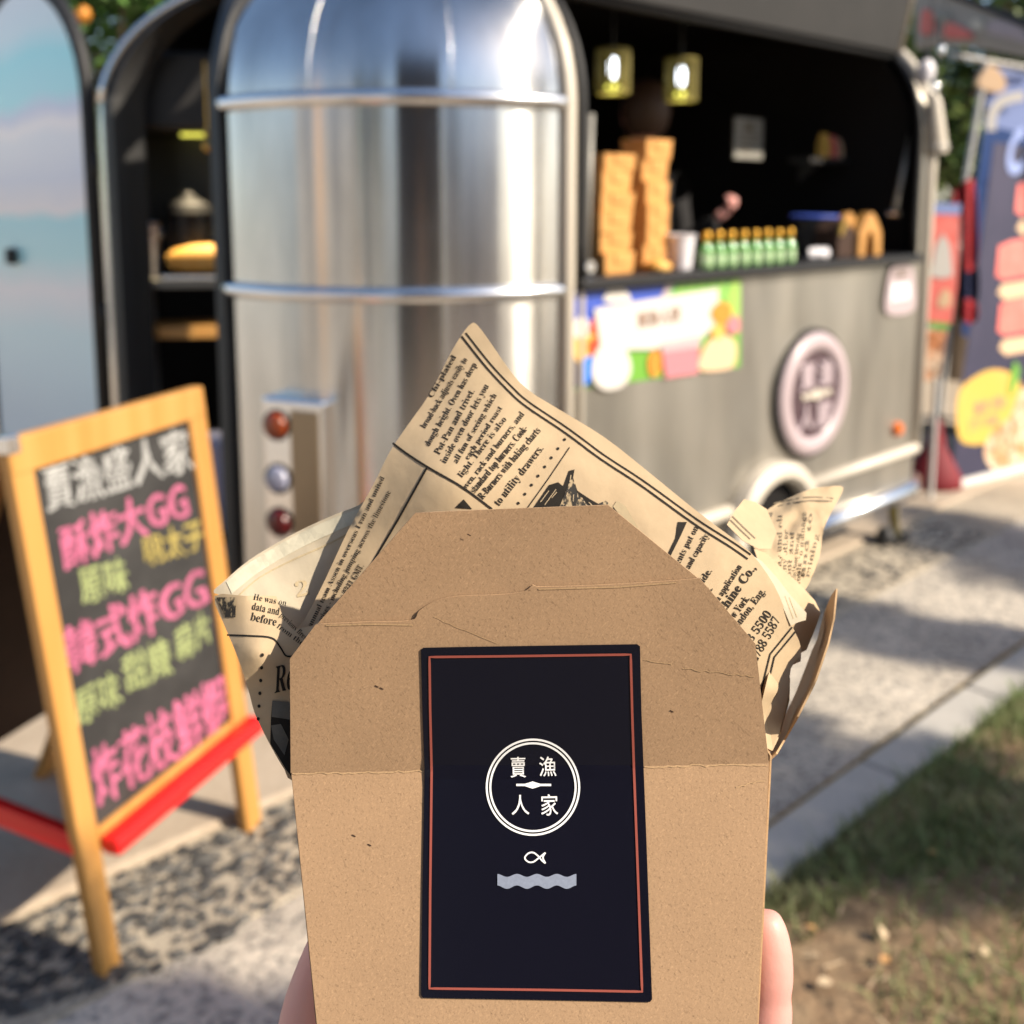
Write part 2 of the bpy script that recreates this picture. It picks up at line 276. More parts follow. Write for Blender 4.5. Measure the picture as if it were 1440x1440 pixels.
# ------------------------------------------------------------------ mesh helpers
class MB:
    def __init__(s): s.v = []; s.f = []
    def add(s, vs, fs):
        o = len(s.v); s.v += [Vector(v) for v in vs]; s.f += [[i + o for i in f] for f in fs]; return s
    def box(s, fr, x0, x1, y0, y1, z0, z1):
        """box in frame fr (Matrix)"""
        vs = [fr @ Vector((x, y, z)) for z in (z0, z1) for x, y in ((x0, y0), (x1, y0), (x1, y1), (x0, y1))]
        return s.add(vs, [[3, 2, 1, 0], [4, 5, 6, 7], [0, 1, 5, 4], [1, 2, 6, 5], [2, 3, 7, 6], [3, 0, 4, 7]])
    def tube(s, pts, r, n=10, cap=True, closed=False):
        pts = [Vector(p) for p in pts]; rs = r if isinstance(r, (list, tuple)) else [r] * len(pts)
        o = len(s.v); N = len(pts); prev = None
        for i, p in enumerate(pts):
            a = pts[(i - 1) % N if closed else max(i - 1, 0)]; b = pts[(i + 1) % N if closed else min(i + 1, N - 1)]
            t = (b - a).normalized()
            if prev is None:
                u = t.orthogonal().normalized()
            else:
                u = (prev - t * prev.dot(t)).normalized()
            prev = u; v2 = t.cross(u)
            for k in range(n):
                q = 2 * math.pi * k / n; s.v.append(p + (u * math.cos(q) + v2 * math.sin(q)) * rs[i])
        for i in range(N if closed else N - 1):
            j = (i + 1) % N
            for k in range(n):
                l = (k + 1) % n; s.f.append([o + i * n + k, o + i * n + l, o + j * n + l, o + j * n + k])
        if cap and not closed:
            s.f.append([o + k for k in range(n)][::-1]); s.f.append([o + (N - 1) * n + k for k in range(n)])
        return s
    def lathe(s, fr, prof, n=20):
        o = len(s.v)
        for r, z in prof:
            for k in range(n):
                q = 2 * math.pi * k / n; s.v.append(fr @ Vector((r * math.cos(q), r * math.sin(q), z)))
        for i in range(len(prof) - 1):
            for k in range(n):
                l = (k + 1) % n; s.f.append([o + i * n + k, o + i * n + l, o + (i + 1) * n + l, o + (i + 1) * n + k])
        if prof[0][0] > 1e-5: s.f.append([o + k for k in range(n)][::-1])
        if prof[-1][0] > 1e-5: s.f.append([o + (len(prof) - 1) * n + k for k in range(n)])
        return s
    def prism(s, fr, poly, z0, z1):
        n = len(poly); o = len(s.v)
        for z in (z0, z1):
            for x, y in poly: s.v.append(fr @ Vector((x, y, z)))
        tris = geometry.tessellate_polygon([[Vector((x, y, 0)) for x, y in poly]])
        for t in tris:
            s.f.append([o + t[0], o + t[1], o + t[2]][::-1]); s.f.append([o + n + t[0], o + n + t[1], o + n + t[2]])
        for i in range(n):
            j = (i + 1) % n; s.f.append([o + i, o + j, o + n + j, o + n + i])
        return s
    def grid(s, rows, closed=False):
        o = len(s.v); nr = len(rows); nc = len(rows[0])
        for r in rows: s.v += [Vector(p) for p in r]
        for i in range(nr - 1):
            for j in range(nc if closed else nc - 1):
                k = (j + 1) % nc; s.f.append([o + i * nc + j, o + i * nc + k, o + (i + 1) * nc + k, o + (i + 1) * nc + j])
        return s
    def build(s, name, m, parent=None, smooth=False, fix=True, loc=None, bevel=0.0, solid=0.0, subs=0):
        me = bpy.data.meshes.new(name)
        org = Vector((0, 0, 0))
        if loc is not None: org = Vector(loc)
        elif parent is None and s.v:
            xs = [v.x for v in s.v]; ys = [v.y for v in s.v]; zs = [v.z for v in s.v]
            org = Vector(((min(xs) + max(xs)) / 2, (min(ys) + max(ys)) / 2, min(zs)))
        elif parent is not None:
            org = Vector((0, 0, 0)); pp_ = parent
            while pp_ is not None: org = org + pp_.location; pp_ = pp_.parent
        me.from_pydata([v - org for v in s.v], [], s.f); me.update()
        if fix:
            bm = bmesh.new(); bm.from_mesh(me); bmesh.ops.recalc_face_normals(bm, faces=bm.faces); bm.to_mesh(me); bm.free()
        if smooth:
            me.shade_smooth()
            if smooth == 'auto':
                try: me.set_sharp_from_angle(angle=R(40))
                except Exception: pass
        o = bpy.data.objects.new(name, me); COL.objects.link(o); me.materials.append(M[m] if isinstance(m, str) else m)
        if parent is not None: o.parent = parent
        else: o.location = org
        if bevel:
            b = o.modifiers.new('bevel', 'BEVEL'); b.width = bevel; b.segments = 2; b.limit_method = 'ANGLE'; b.angle_limit = R(40)
        if solid:
            b = o.modifiers.new('solid', 'SOLIDIFY'); b.thickness = solid; b.offset = 0
            if smooth:
                es_ = o.modifiers.new('split', 'EDGE_SPLIT'); es_.split_angle = R(50)
        if subs:
            b = o.modifiers.new('sub', 'SUBSURF'); b.levels = subs; b.render_levels = subs
        return o
def frame(o, x, y, z):
    m = Matrix.Identity(4)
    for i, a in enumerate((x, y, z)):
        for k in range(3): m[k][i] = a[k]
    for k in range(3): m[k][3] = o[k]
    return m
def frz(o, ang=0.0): return Matrix.Translation(Vector(o)) @ Matrix.Rotation(ang, 4, 'Z')
def tag(o, label, cat, group=None, kind=None):
    if label: o['label'] = label
    if cat: o['category'] = cat
    if group: o['group'] = group
    if kind: o['kind'] = kind
    return o
def thing(name, label, cat, loc, group=None):
    o = bpy.data.objects.new(name, None); COL.objects.link(o); o.location = loc; o.empty_display_size = 0.05
    bpy.context.view_layer.update(); return tag(o, label, cat, group)
def copy_tree(o, parent=None):
    c = o.copy(); COL.objects.link(c); c.parent = parent
    for ch in [x for x in bpy.data.objects if x.parent == o]: copy_tree(ch, c)
    return c

# ------------------------------------------------------------------ lettering
FC = bpy.data.curves.new('lettering', 'FONT'); FO = bpy.data.objects.new('lettering', FC); COL.objects.link(FO)
_tc = {}
def serif(s, style='b'):
    out = ''
    for ch in s:
        c = ord(ch); up = 65 <= c <= 90; lo = 97 <= c <= 122; dg = 48 <= c <= 57
        if style == 'b': base = (0x1D400, 0x1D41A, 0x1D7CE)
        else: base = (0x1D434, 0x1D44E, None)
        if up: out += chr(base[0] + c - 65)
        elif lo: out += '\u210e' if (style == 'i' and ch == 'h') else chr(base[1] + c - 97)
        elif dg and base[2]: out += chr(base[2] + c - 48)
        else: out += ch
    return out
def text_geo(s, off=0.0, res=3):
    key = (s, off, res)
    if key in _tc: return _tc[key]
    FC.body = s; FC.size = 1; FC.offset = off; FC.resolution_u = res
    bpy.context.view_layer.update()
    ob = FO.evaluated_get(bpy.context.evaluated_depsgraph_get()); me = ob.to_mesh()
    vs = [(v.co.x, v.co.y) for v in me.vertices]; fs = [list(p.vertices) for p in me.polygons]
    ob.to_mesh_clear()
    x0 = min(v[0] for v in vs); x1 = max(v[0] for v in vs)
    r = ([(v[0] - x0, v[1]) for v in vs], fs, x1 - x0, min(v[1] for v in vs), max(v[1] for v in vs)); _tc[key] = r; return r
def px_text(mb, s, a, b, h, surf, off=0.0, up=None, jit=0.0, res=3, fit='em', seed=3.1):
    """write s from pixel a to pixel b on surface surf(px,py); h = letter height in pixels"""
    vs, fs, wd, y0, y1 = text_geo(s, off, res)
    a = Vector(a); b = Vector(b); d = (b - a)
    if up is None: up = Vector((d.y, -d.x)).normalized()
    else: up = Vector(up).normalized()
    sy = h / (0.72 if fit == 'em' else (y1 - y0)); yo = 0 if fit == 'em' else y0
    out = []
    for x, y in vs:
        p = a + d * (x / wd) + up * ((y - yo) * sy)
        if jit:
            q = noise.noise_vector(Vector((p.x * 0.06, p.y * 0.06, seed))); p = p + Vector((q.x, q.y)) * jit
        out.append(surf(p.x, p.y))
    mb.add(out, fs)
def px_line(mb, pts, wd, surf, step=6.0, closed=False):
    pts = [Vector(p) for p in pts]
    if closed: pts = pts + [pts[0]]
    dense = []
    for i in range(len(pts) - 1):
        n = max(1, int((pts[i + 1] - pts[i]).length / step))
        dense += [pts[i].lerp(pts[i + 1], k / n) for k in range(n)]
    dense.append(pts[-1])
    L = []; Rr = []; N = len(dense)
    for i, p in enumerate(dense):
        if closed: a = dense[(i - 1) % (N - 1)]; b = dense[(i + 1) % (N - 1)] if i < N - 1 else dense[1]
        else: a = dense[max(i - 1, 0)]; b = dense[min(i + 1, N - 1)]
        t = (b - a).normalized(); nn = Vector((-t.y, t.x)) * wd / 2
        L.append(surf(*(p + nn))); Rr.append(surf(*(p - nn)))
    mb.grid([L, Rr])
def px_disc(mb, c, rx, surf, ry=None, n=14):
    ry = ry or rx
    vs = [surf(c[0] + rx * math.cos(2 * math.pi * k / n), c[1] + ry * math.sin(2 * math.pi * k / n)) for k in range(n)]
    mb.add(vs, [list(range(n))])
def spline(pts, n=6, closed=True):
    pts = [Vector(p) for p in pts]; N = len(pts); out = []
    for i in range(N if closed else N - 1):
        p0 = pts[(i - 1) % N] if closed or i > 0 else pts[0]; p1 = pts[i]; p2 = pts[(i + 1) % N]
        p3 = pts[(i + 2) % N] if closed or i + 2 < N else pts[-1]
        for k in range(n):
            t = k / n
            out.append(0.5 * ((2 * p1) + (p2 - p0) * t + (2 * p0 - 5 * p1 + 4 * p2 - p3) * t * t + (3 * p1 - p0 - 3 * p2 + p3) * t ** 3))
    if not closed: out.append(pts[-1])
    return out
def poly_fill(outline, step):
    """triangulate a pixel outline with interior points -> pts, tris"""
    o = [Vector((p[0], p[1])) for p in outline]
    dense = []
    for i in range(len(o)):
        a = o[i]; b = o[(i + 1) % len(o)]; n = max(1, int((b - a).length / step))
        dense += [a.lerp(b, k / n) for k in range(n)]
    N = len(dense); xs = [p.x for p in dense]; ys = [p.y for p in dense]
    def inside(p):
        c = False; j = N - 1
        for i in range(N):
            if (dense[i].y > p.y) != (dense[j].y > p.y) and p.x < (dense[j].x - dense[i].x) * (p.y - dense[i].y) / (dense[j].y - dense[i].y) + dense[i].x: c = not c
            j = i
        return c
    pts = list(dense); y = min(ys) + step / 2; row = 0
    while y < max(ys):
        x = min(xs) + (step / 2 if row % 2 else 0)
        while x < max(xs):
            p = Vector((x, y))
            if inside(p) and min((p - q).length_squared for q in dense) > (0.45 * step) ** 2: pts.append(p)
            x += step
        y += step; row += 1
    r = geometry.delaunay_2d_cdt(pts, [(i, (i + 1) % N) for i in range(N)], [], 1, 1e-5)
    return [Vector((p.x, p.y)) for p in r[0]], [list(f) for f in r[2]]
class TPS:
    def __init__(s, ctrl, amp=0.0, sc=0.012, seed=0.0):
        P = np.array([[c[0], c[1]] for c in ctrl], float) / 500; d = np.array([c[2] for c in ctrl]); n = len(P)
        r2 = ((P[:, None] - P[None]) ** 2).sum(-1); K = np.where(r2 > 0, r2 * np.log(r2 + 1e-12), 0)
        A = np.zeros((n + 3, n + 3)); A[:n, :n] = K + np.eye(n) * 1e-4; A[:n, n] = 1; A[:n, n + 1:] = P; A[n, :n] = 1; A[n + 1:, :n] = P.T
        s.w = np.linalg.solve(A, np.concatenate([d, np.zeros(3)])); s.P = P; s.amp = amp; s.sc = sc; s.seed = seed
    def d(s, x, y):
        q = np.array([x, y]) / 500; r2 = ((s.P - q) ** 2).sum(1)
        k = np.where(r2 > 0, r2 * np.log(r2 + 1e-12), 0); n = len(s.P)
        v = float(k @ s.w[:n] + s.w[n] + s.w[n + 1:] @ q)
        if s.amp:
            p = Vector((x * s.sc, y * s.sc, s.seed)); v += s.amp * (noise.noise(p) + 0.5 * abs(noise.noise(p * 2.3)))
        return v
    def surf(s, lift=0.0): return lambda x, y: PD(x, y, s.d(x, y) - lift)

# ================================================================== THE SETTING
E1 = Vector((0.738, 0.675, 0)).normalized(); NRM = Vector((E1.y, -E1.x, 0)); E2 = -NRM; Z = Vector((0, 0, 1))
P0 = Vector((0.156, 2.801, 0))                       # near end of the trailer's long side, on the ground
TF = frame(P0, E1, NRM, Z * 1.0)                     # x along the side, y outward, z up
def tw(x, y, z=0.0): return P0 + E1 * x + NRM * y + Z * z
def ton(p): q = p - P0; return q.dot(E1), q.dot(NRM)
def side(px, py, out=0.0): return onplane(px, py, P0 + NRM * out, NRM)

def sheet(name, pts, z, m, **k):
    mb = MB(); mb.add([(p.x, p.y, z) for p in pts], [list(range(len(pts)))])
    o = mb.build(name, m); o['kind'] = 'structure'; return o
g = MB(); g.add([(-60, -60, 0), (60, -60, 0), (60, 90, 0), (-60, 90, 0)], [[0, 1, 2, 3]])
go = g.build('ground', 'agg', loc=(0, 0, 0)); go['kind'] = 'structure'
M['added_asphalt'] = mat('added_asphalt', (0.045, 0.043, 0.042), 0.85, var=[(80, (0.07, 0.066, 0.062), 0.6, I3)])
dr = MB(); dr.add([(-1.0, -5.5, .004), (2.0, -5.5, .004), (1.7, -0.5, .004), (-0.8, -0.5, .004)], [[0, 1, 2, 3]]); dr = dr.build('added_dark_drive', 'added_asphalt'); dr['kind'] = 'structure'  # unseen drive added so the trailer end mirrors dark ground
SL = -0.12                                            # slab edge, measured outward from the trailer side
mb = MB(); mb.box(TF, -3.2, 6.0, -7.0, SL, -0.05, 0.022)
pad = mb.build('concrete_pad', 'concrete', loc=tw(0, 0), bevel=0.008); pad['kind'] = 'structure'
mb = MB(); mb.box(TF, -2.6, 4.0, SL, 0.20, -0.05, 0.006)
strip = mb.build('pebble_path', 'mortar', loc=tw(0, 0)); strip['kind'] = 'structure'

# pebbles, each one a stone set in the strip
def pebble_mesh(seed):
    bm = bmesh.new(); bmesh.ops.create_icosphere(bm, subdivisions=1, radius=1.0)
    for v in bm.verts:
        v.co *= 1 + 0.22 * noise.noise(v.co * 1.3 + Vector((seed * 7.7, 0, 0)))
    me = bpy.data.meshes.new('pebble'); bm.to_mesh(me); bm.free(); me.shade_smooth(); return me
pms = []
for i in range(6):
    me = pebble_mesh(i); me.materials.append(M['pebble'] if i < 4 else M['pebble_b']); pms.append(me)
placed = []; tries = 0
while len(placed) < 298 and tries < 9000:
    tries += 1
    a = random.uniform(-1.72, -0.78); b = random.uniform(SL + 0.02, 0.19 + 0.03 * math.sin(a * 9))
    if any((a - c) ** 2 + ((b - d) * 1.35) ** 2 < 0.0250 ** 2 for c, d in placed): continue
    placed.append((a, b))
for (a, b) in placed:
    o = bpy.data.objects.new('pebble', random.choice(pms)); COL.objects.link(o); o.parent = strip
    s = random.uniform(0.0115, 0.0165); q = tw(a, b, 0.005) - strip.location
    o.location = q; o.rotation_euler = (random.uniform(-.2, .2), random.uniform(-.2, .2), math.atan2(E1.y, E1.x) + random.gauss(0, 0.35))
    o.scale = (s * random.uniform(1.2, 1.7), s * random.uniform(0.75, 1.0), s * random.uniform(0.5, 0.8))
# smaller pebbles further along, too small to tell apart
mb = MB(); ic = [(v.co.copy()) for v in pms[0].vertices]; icf = [list(p.vertices) for p in pms[0].polygons]
for i in range(600):
    a = random.uniform(-0.78, 2.4); b = random.uniform(SL + 0.02, 0.19); s = random.uniform(0.008, 0.014); rr = random.uniform(0, 3.1)
    c = tw(a, b, 0.005); ca, sa = math.cos(rr), math.sin(rr)
    mb.add([c + Vector((v.x * s * 1.4 * ca - v.y * s * sa, v.x * s * 1.4 * sa + v.y * s * ca, v.z * s * 0.6)) for v in ic], icf)
po = mb.build('pebble_bed', 'pebble', parent=strip, smooth=True); po['kind'] = 'stuff'

# kerb and lawn
KA = ton(onz(1240, 1057))[1]; KB = ton(onz(1240, 1138))[1]
kerb = bpy.data.objects.new('kerb', None); COL.objects.link(kerb); kerb.location = tw(0, KA); kerb['kind'] = 'structure'
bpy.context.view_layer.update()
x = -2.1
while x < 3.6:
    ln = 0.60; mb = MB(); dz = random.uniform(-.003, .003)
    mb.box(TF, x + 0.004, x + ln - 0.004, KA + 0.012 + random.uniform(-.002, .002), KB, -0.10, 0.034 + dz)
    mb.build('kerb_stone', 'kerb', parent=kerb, bevel=0.008); x += ln
mb = MB(); rows = []
for j in range(6):
    rows.append([tw(-2.1 + 5.7 * i / 240, KA - 0.024 + 0.040 * j / 5 + 0.006 * noise.noise(Vector((i * .5, j, 1))), (0.002 + 0.018 * math.sin(math.pi * j / 5)) * (0.6 + 0.7 * abs(noise.noise(Vector((i * .35, j * .6, 4)))))) for i in range(241)])
mb.grid(rows); mo = mb.build('moss', 'moss', smooth=True); tag(mo, 'thin line of brown-green moss along the edge of the kerb', 'moss', kind='stuff')
mb = MB(); rows = []
for j in range(60):
    rows.append([tw(-2.6 + 7.2 * i / 90, KB + 0.002 + (j / 59) ** 1.5 * 9, 0.012 + (0.012 + 0.05 * (j / 59) + 0.014 * noise.noise(Vector((i * .33, j * .4, 0))) if j > 0 else 0)) for i in range(91)])
mb.grid(rows); la = mb.build('lawn_soil', 'dirt', smooth=True); la['kind'] = 'structure'
mb = MB()
for i in range(42000):
    a = random.uniform(-1.6, 2.2); b = KB + 0.004 + abs(random.gauss(0, 0.55))
    dens = 0.72 + 1.1 * noise.noise(Vector((a * 2.6, b * 2.6, 5.0))) + 0.4 * math.exp(-(b - KB) * 9) - max(0, (0.42 - a)) * 0.85 * (1 if b > KB + .14 else 0)
    if random.random() > dens: continue
    c = tw(a, b, 0.018); h = random.uniform(0.02, 0.06); q = random.uniform(0, 6.28); wd = random.uniform(.0015, .003)
    l = Vector((math.cos(q), math.sin(q), 0)); t = Vector((random.gauss(0, .35), random.gauss(0, .35), 1)) * h
    mb.add([c - l * wd, c + l * wd, c + t * .6 + l * wd * .7 , c + t * 1.0 + Vector((t.x, t.y, 0)) * .5, c + t * .6 - l * wd * .7], [[0, 1, 2, 4], [4, 2, 3]])
gr = mb.build('grass', 'grass', fix=False); tag(gr, 'patchy short green grass on bare soil beside the kerb', 'grass', kind='stuff')
mb = MB()
for i in range(320):
    c = tw(random.uniform(-1.5, 2.2), KB + 0.03 + abs(random.gauss(0, 0.5)), 0.03 + random.uniform(0, .012)); q = random.uniform(0, 6.28); ln = random.uniform(.01, .03); wd = random.uniform(.0008, .002)
    l = Vector((math.cos(q), math.sin(q), random.gauss(0, .15))) * ln; t = Vector((-math.sin(q), math.cos(q), 0)) * wd
    mb.add([c - l - t, c - l + t, c + l + t, c + l - t], [[0, 1, 2, 3]])
st = mb.build('straw', 'dry2', fix=False); tag(st, 'dry straw and clippings strewn over the soil', 'straw', kind='stuff')
def dry_leaf(px, py, size, m, label, rot, tilt):
    c = onz(px, py, 0.045); size = size * .6; mb = MB(); rows = []
    X = Vector((math.cos(rot), math.sin(rot), 0)); Y = Vector((-math.sin(rot), math.cos(rot), tilt)).normalized()
    for i in range(9):
        t = i / 8; wdt = math.sin(math.pi * min(1, t * 1.02)) ** 0.8 * size * 0.36 + 0.0006
        rows.append([c + X * (t - .5) * size + Y * wdt * k + Z * (abs(k) * 0.3 * wdt + 0.012 * math.sin(t * 3) * size * 20 * .05) for k in (-1, -.5, 0, .5, 1)])
    mb.grid(rows); o = mb.build('dry_leaf', m, smooth=True, solid=0.0006); tag(o, label, 'leaf', 'dry leaves on the soil'); return o
dry_leaf(1242, 1312, 0.05, 'dry2', 'pale curled dry leaf lying upright on the soil', 1.2, 0.9)
dry_leaf(1312, 1198, 0.035, 'dry', 'small orange dry leaf caught in the grass by the kerb', 0.4, 0.4)
dry_leaf(1160, 1382, 0.045, 'dry2', 'pale flat dry leaf beside the fingertip holding the box', 0.1, 0.1)
dry_leaf(1245, 1350, 0.04, 'dry', 'tan dry leaf lying flat just below the curled one', 0.6, 0.2)
dry_leaf(1142, 1305, 0.04, 'dry', 'orange-tan dry leaf on bare soil near the kerb corner', 2.0, 0.3)
dry_leaf(1385, 1338, 0.035, 'dry2', 'whitish dry leaf among the thin grass', 0.9, 0.5)

# ================================================================== THE FOOD TRAILER
RC = 0.67; DW = 0.78; WT = 2 * RC + DW; LS = 2.09
ZB, ZS, RS = 0.40, 1.70, 0.46                        # body bottom, shoulder start, shoulder radius
tr = thing('food_trailer', 'silver rounded aluminium food trailer with open serving window and open end door', 'food trailer', tw(1.0, -1.0))
def foot(ins, xs_extra=()):
    """closed footprint inset by ins: list of (x, y) in trailer frame, starting at far end of the serving side"""
    rr = max(RC - ins, 0.05); pts = []
    xs = sorted(set([LS - ins, *xs_extra, 0.0]), reverse=True)
    for x in xs: pts.append((x, -ins))
    NA = 22
    for k in range(1, NA + 1):
        q = math.pi / 2 * k / NA; pts.append((0 - rr * math.sin(q), -RC + rr * math.cos(q)))
    pts.append((-rr, -RC - DW))
    for k in range(1, NA + 1):
        q = math.pi / 2 * k / NA; pts.append((-rr * math.cos(q), -RC - DW - rr * math.sin(q)))
    pts.append((LS - ins, -WT + ins)); return pts
def inset(z): return 0.0 if z <= ZS else RS - math.sqrt(max(RS * RS - (z - ZS) ** 2, 0.0))
WX0 = ton(side(815, 385))[0]; WX1 = ton(side(1284, 355))[0]; WZ0 = side(1050, 374).z; WZ1 = 2.02
def shell(extra):
    zs = [ZB, WZ0, 1.45, ZS] + [ZS + RS * math.sin(q) for q in np.linspace(0, math.pi / 2, 14)[1:]]
    zs = sorted(set([round(z, 4) for z in zs] + [WZ1])); rows = []
    for z in zs: rows.append(([tw(x, y, z) for x, y in foot(inset(z) + extra, (WX0, WX1))], z))
    mb = MB(); n = len(rows[0][0]); iw0, iw1 = 1, 2     # window lies between footprint points 1 (WX1) and 2 (WX0)
    idoor = 3 + 22
    for r, z in rows: mb.v += r
    for i in range(len(rows) - 1):
        z0, z1 = rows[i][1], rows[i + 1][1]
        for j in range(n):
            k = (j + 1) % n
            if j == 1 and z0 >= WZ0 - 1e-3 and z1 <= WZ1 + 1e-3: continue
            if j == idoor: continue
            mb.f.append([i * n + j, i * n + k, (i + 1) * n + k, (i + 1) * n + j])
    top = [(len(rows) - 1) * n + j for j in range(n)]
    c = len(mb.v); mb.v.append(tw(1.0, -WT / 2, ZS + RS + 0.05 - extra))
    for j in range(n): mb.f.append([top[j], top[(j + 1) % n], c])
    bot = [j for j in range(n)]
    mb.f.append(bot)
    return mb, idoor
mbs, idoor = shell(0.0)
# the rounded end and the side are separate panels with their own finish
side_f = []; nose_f = []
nfp = len(foot(0, (WX0, WX1)))
for f in mbs.f:
    cx = sum(ton(mbs.v[i])[0] for i in f) / len(f); cy = sum(ton(mbs.v[i])[1] for i in f) / len(f)
    (side_f if (cx > 0 and cy > -0.35 and len(f) == 4) else nose_f).append(f)
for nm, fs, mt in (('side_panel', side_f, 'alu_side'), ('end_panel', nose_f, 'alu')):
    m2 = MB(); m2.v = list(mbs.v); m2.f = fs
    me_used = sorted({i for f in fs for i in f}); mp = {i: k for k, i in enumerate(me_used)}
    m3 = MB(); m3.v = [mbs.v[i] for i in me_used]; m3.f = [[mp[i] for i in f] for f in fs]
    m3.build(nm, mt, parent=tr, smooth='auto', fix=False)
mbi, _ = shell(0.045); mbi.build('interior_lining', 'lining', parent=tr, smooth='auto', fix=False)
# trim bands round the end
def ring_pts(z, out, k0, k1, n=40):
    pts = []
    for i in range(n + 1):
        q = k0 + (k1 - k0) * i / n; rr = RC - inset(z) + out
        pts.append(tw(-rr * math.sin(q), -RC + rr * math.cos(q), z))
    return pts
for zz in (ZS + 0.005, 1.205):
    mb = MB(); mb.tube(ring_pts(zz, 0.004, R(2), R(89)), 0.021, 10); mb.build('trim_band', 'trim', parent=tr, smooth=True)
    mb = MB(); mb.tube([p + (p - tw(0, -RC, zz)).normalized() * 0.012 for p in ring_pts(zz, 0.004, R(3), R(88))], 0.006, 8); mb.build('trim_bead', 'trim', parent=tr, smooth=True)
# vertical edge moulding where the end meets the side
def edge_profile(x, out, z0=ZB):
    return [tw(x, out, z0), tw(x, out, ZS)] + [tw(x, out - inset(ZS + RS * math.sin(q)) , ZS + RS * math.sin(q)) for q in np.linspace(0.05, math.pi / 2 * 0.98, 14)]
mb = MB(); mb.tube(edge_profile(-0.012, 0.004), 0.022, 10); mb.build('edge_moulding', 'cream', parent=tr, smooth=True)
mb = MB(); mb.tube(edge_profile(0.045, 0.002), 0.012, 10); mb.build('edge_moulding', 'cream', parent=tr, smooth=True)
mb = MB(); mb.tube(edge_profile(LS, 0.0), 0.022, 10); mb.build('edge_moulding', 'cream', parent=tr, smooth=True)
# radial seams in the dome
for q in (R(30), R(62)):
    mb = MB(); pts = []
    for a in np.linspace(0.02, math.pi / 2 * 0.97, 14):
        z = ZS + RS * math.sin(a); rr = RC - inset(z) + 0.001; pts.append(tw(-rr * math.sin(q), -RC + rr * math.cos(q), z))
    mb.tube(pts, 0.0018, 6); mb.build('dome_seam', 'alu', parent=tr, smooth=True)
# window frame + counter
mb = MB()
mb.box(TF, WX0 - .02, WX1 + .02, -0.30, 0.035, WZ0 - 0.035, WZ0 + 0.0)
mb.build('counter', 'blk2', parent=tr, bevel=0.006)
for xx in (WX0, WX1):
    mb = MB(); pr = [tw(xx, 0.004, WZ0)] + [tw(xx, 0.004 - inset(z), z) for z in np.linspace(WZ0 + .1, WZ1, 14)]
    mb.tube(pr, 0.014, 8); mb.build('window_frame', 'black', parent=tr, smooth=True)
mb = MB(); mb.tube([tw(WX0, -inset(WZ1), WZ1), tw(WX1, -inset(WZ1), WZ1)], 0.016, 8); mb.build('window_frame', 'black', parent=tr, smooth=True)
# lifted hatch: hinged at the top of the window, swung up steeply
H0 = tw(0, -inset(WZ1) + 0.02, WZ1 + 0.01); hu = (NRM * 0.20 + Z * 0.98).normalized(); hn = E1.cross(hu)
HF = frame(H0, E1, hu, hn)
mb = MB(); mb.box(HF, WX0 - 0.02, WX1 - 0.01, 0.0, 0.85, -0.012, 0.012); hatch = mb.build('hatch', 'darkgrey', parent=tr, bevel=0.004)
mb = MB(); mb.tube([HF @ Vector((WX1, 0.0, 0)), HF @ Vector((WX1, 0.86, 0)), HF @ Vector((WX0 - .02, 0.86, 0))], 0.020, 8); mb.build('hatch_rim', 'cream', parent=hatch, smooth=True)
mb = MB(); mb.box(HF, WX1 - 0.16, WX1 - 0.06, 0.13, 0.16, -0.03, -0.012); mb.build('latch', 'trim', parent=hatch, bevel=0.004)
# gas strut by the far edge of the window
sa = side(1281, 188, -0.06); sb = side(1257, 300, -0.06)
mb = MB(); mb.tube([sa, sb], 0.010, 10); strut = mb.build('gas_strut', 'steel', parent=tr, smooth=True)
mb = MB(); mb.tube([sb + E2 * .02, sb - E2 * .02], 0.018, 12); mb.build('strut_joint', 'trim', parent=strut, smooth='auto')
sa2 = side(831, 160, -0.06); sb2 = side(824, 375, -0.06)
mb = MB(); mb.tube([sa2, sb2], 0.010, 10); strut = mb.build('gas_strut', 'steel', parent=tr, smooth=True)
mb = MB(); mb.tube([sb2 + E2 * .02, sb2 - E2 * .02], 0.018, 12); mb.build('strut_joint', 'trim', parent=strut, smooth='auto')
# arched door surround (a short tunnel through the rounded end)
DC = -RC - DW / 2; DX = -RC
def arch(hw, zt, n=18, zb=0.30):
    """outline of an arch in (y, z): half-width hw, top zt"""
    pts = [(-hw, zb)]
    for k in range(n + 1):
        q = math.pi - math.pi * k / n; pts.append((hw * math.cos(q), zt - hw + hw * math.sin(q)))
    pts.append((hw, zb)); return pts
ZT = 2.16
def arch_ring(name, h_out, h_in, x0, x1, m, par, zt_o, zt_i):
    a = arch(h_out, zt_o); b = arch(h_in, zt_i); mb = MB(); rows = []
    for (pl, x) in ((a, x0), (a, x1), (b, x1), (b, x0), (a, x0)):
        rows.append([tw(x + min(inset(min(z, ZS + RS)), .33), DC + y, z) for y, z in pl])
    mb.grid(rows); return mb.build(name, m, parent=par, smooth='auto')
arch_ring('door_surround', DW / 2 + 0.012, DW / 2 - 0.012, DX - 0.018, DX + 0.10, 'black', tr, ZT, ZT - 0.024)
mb = MB(); mb.tube([tw(DX - .024 + min(inset(min(z, ZS + RS)), .33), DC + y, z) for y, z in arch(DW / 2 + .006, ZT, 26) if z > 1.66 and y < 0.1], 0.016, 8); mb.build('arch_trim', 'trim', parent=tr, smooth=True)
arch_ring('door_gasket', DW / 2 - 0.0125, DW / 2 - 0.055, DX - 0.012, DX + 0.09, 'black', tr, ZT - 0.0245, ZT - 0.068)
